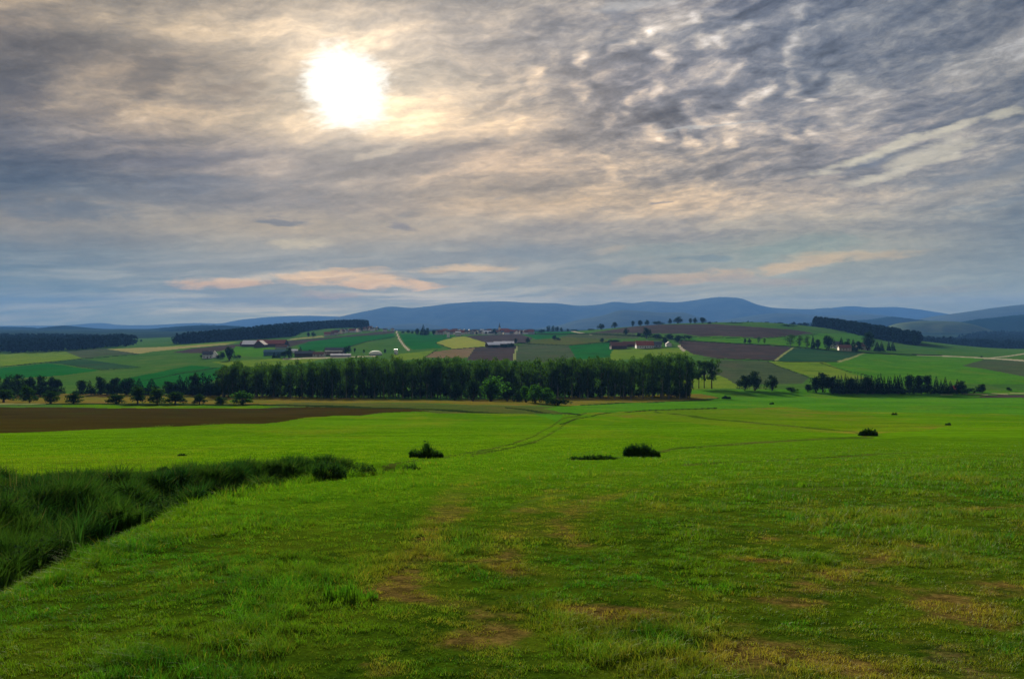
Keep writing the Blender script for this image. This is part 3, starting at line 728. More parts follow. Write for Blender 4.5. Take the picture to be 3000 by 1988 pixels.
ridge('hill', [(860,765),(900,753),(940,748),(975,747),(1010,752),(1060,765)], 10000, 900, HM, seed=14)
ridge('hill', [(1180,765),(1290,752),(1330,740),(1390,729),(1440,716),(1480,718),(1530,722),(1570,721),(1620,735),(1700,760)], 9200, 1300, HM, seed=16)
ridge('hill', [(1560,765),(1640,745),(1700,735),(1760,726),(1800,723),(1850,725),(1920,729),(2000,727),(2100,736),(2200,755)], 10500, 1400, HM, seed=18)
ridge('hill', [(2080,765),(2150,733),(2200,725),(2250,718),(2310,709),(2366,703),(2480,694),(2700,700),(2900,740)], 9500, 1600, HM, seed=20)
ridge('hill', [(1780,765),(1850,747),(1900,744),(1960,741),(2010,738),(2060,732),(2100,736),(2150,742),(2200,755)], 6800, 600, HM2, tree=14, seed=22, step=1.5)
ridge('hill', [(2180,772),(2235,742),(2290,735),(2366,727),(2480,720),(2700,730),(2900,770)], 5200, 700, HM2, tree=14, seed=24, step=1.5)
ridge('hill', [(-400,758),(0,755),(60,756),(100,760),(160,770)], 6500, 500, HM2, tree=12, seed=26, step=1.5)
ridge('hill', [(60,770),(102,757),(150,753),(200,757),(250,761),(320,762),(380,757),(430,753),(480,751),(520,752),(575,756),(640,770)], 5600, 500, HM2, tree=12, seed=28, step=1.5)
ridge('hill', [(300,772),(400,760),(450,756),(520,755),(600,758),(700,770)], 4700, 300, HM2, tree=10, seed=31, step=1.5)
ridge('hill', [(2020,775),(2080,746),(2140,741),(2200,742),(2240,748),(2300,775)], 4600, 450, HM3, seed=33)
# ------------------------------------------------------------------ foliage
def leaf_mat(name, c1, c2, trans=0.45, sc=0.5, by_object=0.35):
    m, q = new_mat(name)
    t = q.n('ShaderNodeTexCoord'); a = q.noise(t.outputs['Object'], sc, 4, 0.6)
    oi = q.n('ShaderNodeObjectInfo')
    f = q.m('ADD', q.mr(a, 0.3, 0.7), q.m('MULTIPLY', q.m('SUBTRACT', oi.outputs['Random'], 0.5), by_object), clamp=True)
    cc = q.mix(f, c1, c2)
    d = q.n('ShaderNodeBsdfDiffuse'); q.put(d.inputs[0], cc)
    tr = q.n('ShaderNodeBsdfTranslucent'); q.put(tr.inputs[0], q.mix(1.0, cc, (1.25, 1.3, 0.6), 'MULTIPLY'))
    mx = q.n('ShaderNodeMixShader'); mx.inputs[0].default_value = trans
    q.nt.links.new(d.outputs[0], mx.inputs[1]); q.nt.links.new(tr.outputs[0], mx.inputs[2])
    out_surface(q, mx.outputs[0]); return m
LM = {'poplar': leaf_mat('poplar_leaves', (0.008,0.026,0.0050), (0.040,0.088,0.0100), 0.38, 0.12),
      'round': leaf_mat('broad_leaves', (0.0066,0.0203,0.0057), (0.0135,0.0360,0.0085), 0.25, 0.25),
      'bright': leaf_mat('fresh_leaves', (0.0144,0.0504,0.0076), (0.0330,0.1035,0.0114), 0.40, 0.3),
      'conifer': leaf_mat('spruce_needles', (0.0030,0.0099,0.0057), (0.0060,0.0162,0.0085), 0.15, 0.3),
      'fruit': leaf_mat('fruit_leaves', (0.0090,0.0279,0.0047), (0.0165,0.0473,0.0076), 0.3, 0.6),
      'wood': leaf_mat('forest_leaves', (0.0008,0.0045,0.0045), (0.0030,0.0090,0.0060), 0.2, 0.02)}
def bark_mat(name, c1, c2):
    m, q = new_mat(name)
    t = q.n('ShaderNodeTexCoord'); a = q.noise(q.mapping(t.outputs['Object'], (6, 6, 1)), 1.0, 5, 0.7)
    d = q.n('ShaderNodeBsdfDiffuse'); q.put(d.inputs[0], q.mix(q.mr(a, 0.3, 0.7), c1, c2)); out_surface(q, d.outputs[0]); return m
BK = bark_mat('bark', (0.035,0.028,0.020), (0.075,0.062,0.045))
BKP = bark_mat('pale_bark', (0.10,0.10,0.075), (0.16,0.155,0.12))

def cards(C, N, sz, rng, aspect=0.75):
    """leaf clumps: one bent four-cornered blade each, centres C, facing N"""
    n = len(C)
    a = rng.normal(size=(n, 3)); u = np.cross(a, N); u /= np.linalg.norm(u, axis=1)[:, None] + 1e-9
    v = np.cross(N, u)
    s = sz * rng.uniform(0.6, 1.35, (n, 1))
    w = s * aspect
    Vv = np.stack([C - u*s*0.5, C - v*w*0.5 + N*s*0.12, C + u*s*0.5, C + v*w*0.5 - N*s*0.10], 1)
    idx = np.arange(n*4).reshape(n, 4)
    return Vv.reshape(-1, 3), idx
def tube(P, Rr, k=6):
    P = np.asarray(P, float); n = len(P)
    th = np.linspace(0, 2*math.pi, k, endpoint=False)
    Vv = []
    for i in range(n):
        d = P[min(i+1, n-1)] - P[max(i-1, 0)]; d = d / (np.linalg.norm(d) + 1e-9)
        r = np.array([1, 0, 0]) if abs(d[0]) < 0.8 else np.array([0, 1, 0])
        u = np.cross(d, r); u /= np.linalg.norm(u); v = np.cross(d, u)
        Vv.append(P[i] + Rr[i] * (np.cos(th)[:, None]*u + np.sin(th)[:, None]*v))
    Vv = np.array(Vv).reshape(-1, 3)
    f = [(i*k+j, i*k+(j+1) % k, (i+1)*k+(j+1) % k, (i+1)*k+j) for i in range(n-1) for j in range(k)]
    return Vv, np.array(f)
def join(parts):
    Vs, Fs, o = [], [], 0
    for v, f in parts:
        Vs.append(v); Fs.append(np.asarray(f) + o); o += len(v)
    return np.concatenate(Vs), Fs
def lobes_cloud(lobes, n, sz, rng, shell=0.55):
    """points through a set of ellipsoids (cx,cy,cz,rx,ry,rz), denser to their surface"""
    L = np.array(lobes, float)
    wgt = (L[:, 3]*L[:, 4]*L[:, 5]) ** 0.67; wgt /= wgt.sum()
    k = rng.choice(len(L), n, p=wgt)
    d = rng.normal(size=(n, 3)); d /= np.linalg.norm(d, axis=1)[:, None]
    r = rng.uniform(0, 1, n) ** (1 - shell + 0.05)
    r = 0.25 + 0.80 * r * rng.uniform(0.85, 1.1, n)
    C = L[k, :3] + d * r[:, None] * L[k, 3:6]
    N = d * 0.8 + rng.normal(size=(n, 3)) * 0.6 + np.array([0, 0, 0.25]); N /= np.linalg.norm(N, axis=1)[:, None]
    return cards(C, N, sz, rng)

def tree_meshes(kind, seed):
    """meshes of a tree one metre high and about one metre wide: crown, trunk"""
    rng = np.random.default_rng(seed)
    tr = []
    if kind == 'poplar':
        h0 = 0.10
        lobes = []
        for i in range(16):
            z = h0 + 0.84 * (i + 0.5) / 16 + rng.uniform(-.03, .03)
            prof = (0.30 + 0.9 * math.sin(math.pi * min(1, (z - 0.02) / 1.02) ** 1.25) ) * 0.30
            a = rng.uniform(0, 6.28); o = rng.uniform(0.05, 0.22)
            r_ = prof * rng.uniform(0.75, 1.15)
            lobes.append((math.cos(a)*o, math.sin(a)*o, z, r_, r_, rng.uniform(0.05, 0.095)))
        V1, F1 = lobes_cloud(lobes, 1300, 0.050, rng, 0.5)
        V1[:, :2] *= 1.0
        tr.append(tube([(0,0,-.03),(0.01,0,0.2),(-0.01,0.01,0.5),(0,0,0.86)], [0.045,0.036,0.026,0.006]))
        for i in range(9):
            z = rng.uniform(0.22, 0.75); a = rng.uniform(0, 6.28); l = rng.uniform(0.15, 0.30)
            tr.append(tube([(0,0,z),(math.cos(a)*l*.6, math.sin(a)*l*.6, z+l*.30),(math.cos(a)*l, math.sin(a)*l, z+l*.6)], [0.014,0.008,0.003], 4))
    elif kind == 'conifer':
        C = []; 
        nlev = 17
        V_ = []
        for i in range(nlev):
            z = 0.06 + 0.90 * i / nlev
            rad = 0.5 * (1 - z) ** 0.85 * rng.uniform(0.82, 1.1)
            nb = int(10 + 34 * (1 - z))
            a = rng.uniform(0, 6.28, nb); rr_ = rad * rng.uniform(0.25, 1.0, nb) ** 0.6
            C.append(np.stack([np.cos(a)*rr_, np.sin(a)*rr_, z + 0.03 - rr_*0.22 + rng.uniform(-.012, .012, nb)], 1))
        C.append(np.stack([np.zeros(6), np.zeros(6), np.linspace(0.93, 1.0, 6)], 1))
        C = np.concatenate(C); n = len(C)
        N = rng.normal(size=(n, 3)) * 0.45; N[:, 2] += 0.9; N /= np.linalg.norm(N, axis=1)[:, None]
        sz = 0.12 * (0.35 + 0.9 * (1 - C[:, 2]))[:, None]
        a = rng.normal(size=(n, 3)); u = C.copy(); u[:, 2] = -0.25; u += a*0.15; u /= np.linalg.norm(u, axis=1)[:, None] + 1e-9
        v = np.cross(N, u); s = sz * rng.uniform(0.7, 1.3, (n, 1))
        V1 = np.stack([C - u*s*.6, C - v*s*.38 - N*s*.15, C + u*s*.7, C + v*s*.38 - N*s*.15], 1).reshape(-1, 3)
        F1 = np.arange(n*4).reshape(n, 4)
        tr.append(tube([(0,0,-.03),(0,0,0.5),(0,0,0.95)], [0.035,0.02,0.004]))
    elif kind == 'open':
        lobes = []
        for i in range(24):
            a = rng.uniform(0, 6.28); o = rng.uniform(0.05, 0.38) ; z = rng.uniform(0.34, 0.93) - o*0.12
            lobes.append((math.cos(a)*o, math.sin(a)*o, z, rng.uniform(.09,.17), rng.uniform(.09,.17), rng.uniform(.045,.085)))
        V1, F1 = lobes_cloud(lobes, 1500, 0.048, rng, 0.6)
        tr.append(tube([(0,0,-.03),(0.01,0,0.22),(-0.01,0,0.42),(0,0,0.85)], [0.032,0.026,0.02,0.004]))
        for L in lobes:
            z0 = rng.uniform(0.24, 0.5)
            tr.append(tube([(0,0,z0),(L[0]*.5, L[1]*.5, z0+(L[2]-z0)*.55),(L[0], L[1], L[2])], [0.016,0.010,0.003], 4))
    elif kind in ('bush', 'dome'):
        lobes = []
        for i in range(10):
            a = rng.uniform(0, 6.28); o = rng.uniform(0.0, 0.34)
            lobes.append((math.cos(a)*o, math.sin(a)*o, rng.uniform(0.28, 0.70)*(1-o*.9), rng.uniform(.14,.22), rng.uniform(.14,.22), rng.uniform(.18,.32)))
        if kind == 'dome':
            for i in range(14):
                a = rng.uniform(0, 6.28); o = rng.uniform(0.05, 0.30); z = rng.uniform(0.35, 0.84)
                lobes.append((math.cos(a)*o*(1.15-z*.6), math.sin(a)*o*(1.15-z*.6), z, rng.uniform(.10,.17), rng.uniform(.10,.17), rng.uniform(.08,.14)))
        V1, F1 = lobes_cloud(lobes, 1700 if kind == 'dome' else 700, 0.058 if kind == 'dome' else 0.080, rng, 0.5)
        V1[:, 2] = np.abs(V1[:, 2])
        for i in range(6):
            a = rng.uniform(0, 6.28)
            tr.append(tube([(0,0,-.05),(math.cos(a)*.12, math.sin(a)*.12, 0.3),(math.cos(a)*.25, math.sin(a)*.25, 0.6)], [0.02,0.014,0.004], 4))
    else:                                     # round / fruit
        lobes = []
        zc = 0.52 if kind == 'round' else 0.54
        for i in range(24):
            d = rng.normal(size=3); d /= np.linalg.norm(d); r = rng.uniform(0.18, 0.95)
            z = zc + d[2] * (0.36 if kind == 'round' else 0.31) * r
            o = 0.36 * r * (1.0 - 0.25 * max(0, (z - zc)) / 0.4)
            lobes.append((d[0]*o, d[1]*o, z, rng.uniform(.11,.20), rng.uniform(.11,.20), rng.uniform(.075,.14)))
        for i in range(14):                    # low skirts
            a = rng.uniform(0, 6.28); o = rng.uniform(0.12, 0.36)
            lobes.append((math.cos(a)*o, math.sin(a)*o, rng.uniform(0.14, 0.34), rng.uniform(.12,.19), rng.uniform(.12,.19), rng.uniform(.08,.13)))
        V1, F1 = lobes_cloud(lobes, 2000 if kind == 'round' else 1500, 0.066, rng, 0.5)
        top = V1[:, 2].max(); V1[:, 2] *= 1.0 / max(top, 0.9)
        tr.append(tube([(0,0,-.04),(0.01,0,0.12),(-0.01,0.01,0.30),(0,0,0.7)], [0.042,0.032,0.026,0.006]))
        for i in range(9):
            L = lobes[i]; z0 = rng.uniform(0.18, 0.35)
            tr.append(tube([(0,0,z0),(L[0]*.5, L[1]*.5, z0+(L[2]-z0)*.5),(L[0], L[1], L[2])], [0.018,0.011,0.003], 4))
    V2, F2 = join(tr)
    lm = LM['poplar' if kind in ('poplar', 'open') else 'round' if kind in ('bush', 'dome') else kind]
    crown = np_mesh(kind + '_crown', V1, [F1], lm)
    trunk = np_mesh(kind + '_trunk', V2, F2, BKP if kind in ('poplar', ) else BK, True)
    return crown, trunk

TREES = {k: [tree_meshes(k, 100*i + j) for j in range(n)] for i, (k, n) in enumerate(
    [('poplar', 7), ('round', 7), ('conifer', 5), ('open', 4), ('bush', 5), ('fruit', 6), ('dome', 6)])}
_crn = {}
def crown_in(me, matname):
    key = (me.name, matname)
    if key not in _crn:
        c = me.copy(); c.materials.clear(); c.materials.append(LM[matname]); _crn[key] = c
    return _crn[key]
PR = random.Random(7)
NAMES = {'poplar': 'poplar_tree', 'round': 'broadleaf_tree', 'conifer': 'spruce_tree', 'open': 'ash_tree', 'bush': 'shrub', 'fruit': 'fruit_tree', 'dome': 'broadleaf_tree'}
CATS = {'bush': 'bush'}
def tree(kind, loc, h, w, label, group=None, leaves=None, name=None, trunk=True):
    o = empty(name or NAMES[kind], loc, PR.uniform(0, 6.28))
    tag(o, label, CATS.get(kind, 'tree'), group)
    cm, tm = PR.choice(TREES[kind])
    if leaves: cm = crown_in(cm, leaves)
    c = link('foliage' if kind == 'bush' else 'crown', cm, o)
    ds = [c]
    if trunk: ds.append(link('stems' if kind == 'bush' else 'trunk', tm, o))
    wk = {'round': 1.18, 'fruit': 1.5, 'conifer': 1.35, 'poplar': 1.45, 'bush': 1.2, 'dome': 1.12, 'open': 1.1}[kind]
    for d in ds: d.scale = (w*wk, w*wk, h)
    return o
def tree_px(kind, x, row_base, row_top, w_px, label, group=None, leaves=None, Ymin=60, Y=None, name=None, sink=0.0):
    X, Yp, Z = at(x, row_base, Ymin) if Y is None else atY(x, Y)
    h = (row_base - row_top) / F * Yp if Y is None else None
    if Y is not None:
        h = row_z(x, row_top, Y) - Z
    if kind == 'round' and w_px / max(1, row_base - row_top) > 0.72: kind = 'dome'
    return tree(kind, (X, Yp, Z - sink), max(h, 0.5), max(w_px / F * Yp, 0.4), label, group, leaves, name)
# ------------------------------------------------------------------ the poplar wood across the valley
PGR = 'poplars of the valley wood'
UGR = 'undergrowth bushes along the valley wood'
def top_row(x):
    return float(np.interp(x, [640,680,760,850,900,1000,1100,1200,1300,1400,1480,1520,1600,1680,1720,1800,1900,1960,2010,2040],
                              [1068,1062,1066,1060,1056,1050,1046,1046,1049,1050,1052,1060,1052,1046,1050,1050,1042,1036,1036,1048]))
rp = random.Random(3)
rows_ = [(446, 655, 2018, 25.0, 0), (460, 665, 2028, 24.0, 9), (476, 648, 1998, 23.0, 18)]
allp = []
for Yb, xa, xb, st, off in rows_:
    x = xa + off * 0.6
    while x < xb:
        allp.append((x + rp.uniform(-7, 7), Yb + rp.uniform(-5, 5))); x += st * rp.uniform(0.75, 1.25)
allp.sort()
for i, (x, Y) in enumerate(allp):
    tr_ = top_row(x) - 5 + rp.uniform(-6, 14) + (rp.random() < 0.15) * rp.uniform(8, 20)
    wpx = rp.uniform(27, 42)
    if i == 0: lab = 'poplar standing at the left end of the long valley wood'
    elif i == len(allp) - 1: lab = 'tall poplar closing the right end of the long valley wood'
    elif i == len(allp) - 2: lab = 'poplar just left of the last tall poplar at the right end of the wood'
    elif x < 1180: lab = 'slender poplar in the thinner left part of the valley wood, bright gaps between trunks'
    elif x < 1600: lab = 'poplar behind the rounded bushes in the dense middle of the valley wood'
    else: lab = 'tall dark poplar in the right part of the valley wood above the ochre stubble'
    tree_px('poplar', x, 0, tr_, wpx, lab, PGR, Y=Y)
for i in range(84):
    x = 560 + (2020 - 560) * (i + rp.uniform(0, 1)) / 84
    Y = rp.uniform(452, 476)
    zt = rp.uniform(30, 62)
    X_, Y_, Z_ = atY(x, Y)
    lab = 'low dark bush under the poplars at the foot of the valley wood'
    tree('bush', (X_, Y_, Z_), zt / F * Y, rp.uniform(26, 46) / F * Y, lab, UGR)
# bushes and trees standing in front of the wood
for (x, rb, rt, w, kd, lv, lab) in [
 (1333, 1172, 1118, 36, 'round', 'round', 'mid green tree at the left of the bushes before the valley wood'),
 (1385, 1174, 1112, 46, 'round', 'round', 'dark rounded tree left of the biggest green bush before the wood'),
 (1440, 1175, 1097, 74, 'round', 'bright', 'big fresh green dome-shaped tree before the middle of the wood'),
 (1487, 1174, 1117, 46, 'round', 'round', 'dull green tree right of the big dome-shaped tree before the wood'),
 (1517, 1177, 1135, 26, 'bush', 'round', 'narrow dark bush between the dome-shaped tree and the yellow-green tree'),
 (1541, 1178, 1126, 36, 'round', 'bright', 'yellow-green tree with a lit left edge before the wood'),
 (1568, 1180, 1124, 40, 'round', 'bright', 'yellow-green tree with a lit top, second of the bright pair'),
 (1603, 1183, 1131, 36, 'round', 'bright', 'small oval tree with a bright green rim right of the bright pair'),
 (1632, 1188, 1161, 56, 'bush', 'round', 'low dark spreading bush at the right end of the bushes'),
]:
    tree_px(kd, x, rb, rt - 4, w*1.55, lab, 'trees and bushes in front of the valley wood', lv)
# open ash trees right of the wood
for (x, rb, rt, w, lab) in [
 (2030, 1138, 1056, 40, 'slim open tree touching the right end of the valley wood'),
 (2048, 1137, 1050, 44, 'leftmost of the three open trees with bare trunks'),
 (2064, 1137, 1052, 40, 'middle one of the three open trees with bare trunks'),
 (2086, 1138, 1048, 66, 'widest open tree with a forked bare trunk, right of the valley wood')]:
    tree_px('open', x, rb, rt, w, lab, 'open trees right of the valley wood')
# trees left of the wood
LG = 'trees in the hedge row left of the valley wood'
for (x, rb, rt, w, kd, lab) in [
 (238, 1153, 1109, 36, 'round', 'dense dark tree at the left end of the hedge row'),
 (262, 1153, 1113, 18, 'conifer', 'narrow dark spruce beside the dense tree at the left end'),
 (292, 1154, 1096, 32, 'round', 'tall loose tree third in the left hedge row'),
 (318, 1154, 1118, 26, 'round', 'low dark tree between the two tall ones of the hedge row'),
 (333, 1154, 1096, 26, 'round', 'tall narrow-topped tree in the left hedge row'),
 (368, 1155, 1098, 48, 'round', 'broad dark tree in the middle of the left hedge row'),
 (406, 1155, 1106, 24, 'conifer', 'tapering tree right of the broad dark one'),
 (443, 1155, 1107, 32, 'conifer', 'squat dark spruce over the fruit tree row'),
 (493, 1155, 1111, 40, 'round', 'pale rounded tree standing alone right of the squat spruce'),
 (526, 1155, 1097, 28, 'conifer', 'pointed spruce, left one of the pointed pair'),
 (546, 1155, 1102, 26, 'conifer', 'pointed spruce, right one of the pointed pair'),
 (569, 1156, 1089, 30, 'round', 'lighter green tree right of the pointed pair'),
 (594, 1156, 1090, 40, 'conifer', 'broad black-green spruce near the left end of the wood'),
 (613, 1156, 1096, 36, 'conifer', 'second broad black-green spruce near the left end of the wood'),
 (638, 1158, 1106, 34, 'round', 'dark low tree joining the hedge row to the wood'),
 (655, 1160, 1063, 40, 'round', 'tall open tree leaning out at the left end of the wood')]:
    tree_px(kd, x, rb, rt, w*1.45, lab, LG)
for i in range(26):                          # hedge filling below the trees of the row and the left wood
    x = 228 + 16.5*i + rp.uniform(-5, 5)
    tree_px('bush', x, 1156, 1134 + rp.uniform(-8, 6), rp.uniform(24, 34), 'dark hedge bush below the trees left of the valley wood', 'hedge bushes left of the valley wood')
for i in range(13):
    x = -40 + 17*i + rp.uniform(-4, 4)
    tree_px('bush', x, 1160, 1126 + rp.uniform(-8, 6), rp.uniform(30, 40), 'dark bush filling the foot of the wood at the left edge', 'bushes of the left edge wood')
# wood at the left edge
for i, (x, rb, rt, w, kd) in enumerate([(-60,1158,1096,60,'round'),(-15,1158,1094,56,'round'),(20,1158,1092,52,'round'),(52,1158,1085,58,'round'),(88,1157,1093,52,'round'),
   (120,1157,1090,50,'round'),(152,1156,1094,50,'round'),(168,1156,1106,36,'round'),(60,1166,1120,40,'round'),(100,1162,1122,44,'round'),(128,1160,1126,36,'round'),(15,1164,1120,46,'round')]):
    lab = ['dark broadleaf tree of the wood at the left edge, cut by the frame']*3 + ['tallest rounded tree of the wood at the left edge'] + \
          ['dark broadleaf tree in the middle of the wood at the left edge']*2 + ['broad tree with a rounded outer side at the right of the left edge wood', 'low tree at the very right of the left edge wood'] + \
          ['smaller dark tree in front of the wood at the left edge']*4
    tree_px(kd, x, rb, rt, w, lab[i], 'trees of the wood at the left edge')
# fruit trees along the verge
FG = 'fruit trees in a row along the grass verge'
for (x, rb, rt, w, lab) in [
 (8, 1178, 1134, 60, 'broad fruit tree at the left edge of the row'),
 (84, 1180, 1124, 40, 'tall narrow fruit tree, second from the left edge'),
 (147, 1182, 1140, 42, 'compact round fruit tree between tall narrow tree and pointed tree'),
 (214, 1183, 1148, 44, 'pointed fruit tree just before the wide gap in the row'),
 (340, 1183, 1151, 46, 'flat low fruit tree just after the wide gap in the row'),
 (401, 1184, 1126, 42, 'tall fruit tree with a layered crown right of the flat low one'),
 (459, 1184, 1130, 40, 'triangular fruit tree in the middle of the row'),
 (512, 1185, 1140, 54, 'wide bushy fruit tree with a visible short trunk'),
 (583, 1185, 1150, 36, 'small upright fruit tree between the wide one and the stunted one'),
 (644, 1185, 1159, 34, 'stunted spreading fruit tree, smallest of the row'),
 (709, 1185, 1143, 54, 'bright-topped fruit tree at the right end of the row')]:
    tree_px('fruit', x, rb, rt, w, lab, FG, leaves='bright' if x == 709 else None)
# right-hand groups
RG = 'trees of the dark wood belt on the right'
for (x, rb, rt, w, kd, lv, lab) in [
 (2182, 1143, 1094, 46, 'round', None, 'left half of the big double-crowned tree group'),
 (2212, 1144, 1080, 52, 'round', None, 'tallest rounded tree left of the wood belt'),
 (2262, 1145, 1093, 40, 'round', None, 'single round tree between the tall pair and the wood belt'),
 (2320, 1147, 1129, 34, 'bush', None, 'low dark bush left of the wood belt'),
 (2368, 1148, 1122, 30, 'round', None, 'small tree at the left end of the wood belt'),
 (2392, 1149, 1098, 44, 'round', None, 'rounded shoulder tree at the left of the wood belt'),
 (2412, 1149, 1084, 46, 'round', None, 'tallest broadleaf tree at the left of the wood belt'),
 (2438, 1150, 1096, 36, 'round', None, 'broadleaf tree right after the tallest of the wood belt'),
 (2665, 1152, 1092, 44, 'round', None, 'pale-crowned broad tree after the long spruce row'),
 (2692, 1152, 1094, 36, 'round', None, 'second pale-crowned tree after the long spruce row'),
 (2718, 1152, 1094, 36, 'round', None, 'dark dome-topped tree before the spruce gap'),
 (2495, 1152, 1102, 34, 'round', None, 'lighter broadleaf crown standing among the spruces'),
 (2545, 1152, 1092, 38, 'round', None, 'lighter broad crown in the middle of the spruce row'),
 (2820, 1150, 1111, 34, 'round', None, 'round tree right of the small red-roofed house'),
 (2880, 1150, 1121, 30, 'round', None, 'round black-green tree at the right end of the belt'),
 (2855, 1150, 1132, 44, 'bush', None, 'low bush before the right end of the belt'),
 (2744, 1151, 1099, 18, 'conifer', None, 'first of the four separate pointed spruces'),
 (2758, 1151, 1110, 14, 'conifer', None, 'thin short spruce, second of the four separate ones'),
 (2771, 1151, 1102, 18, 'conifer', None, 'third of the four separate pointed spruces'),
 (2786, 1151, 1114, 18, 'conifer', None, 'fourth, shortest of the four separate pointed spruces'),
 (2806, 1150, 1110, 18, 'conifer', None, 'slim spruce behind the small red-roofed house'),
 (2958, 1145, 1130, 14, 'bush', None, 'tiny bush alone in the field near the right edge')]:
    tree_px(kd, x, rb, rt, w*1.15, lab, RG, lv)
rc = random.Random(11)
for i in range(21):
    x = 2448 + 9.6 * i + rc.uniform(-2, 2)
    if 2640 < x: break
    tree_px('conifer', x, 1151, 1093 + rc.uniform(-2, 9), rc.uniform(17, 25), 'dark spruce in the close spruce row of the right wood belt', 'spruces of the close row')
for i in range(17):
    x = 2440 + 24 * i + rc.uniform(-4, 4)
    tree_px('bush', x, 1154, 1133 + rc.uniform(-3, 4), rc.uniform(26, 38), 'low grey-green bush along the foot of the right wood belt', 'bushes at the foot of the belt')
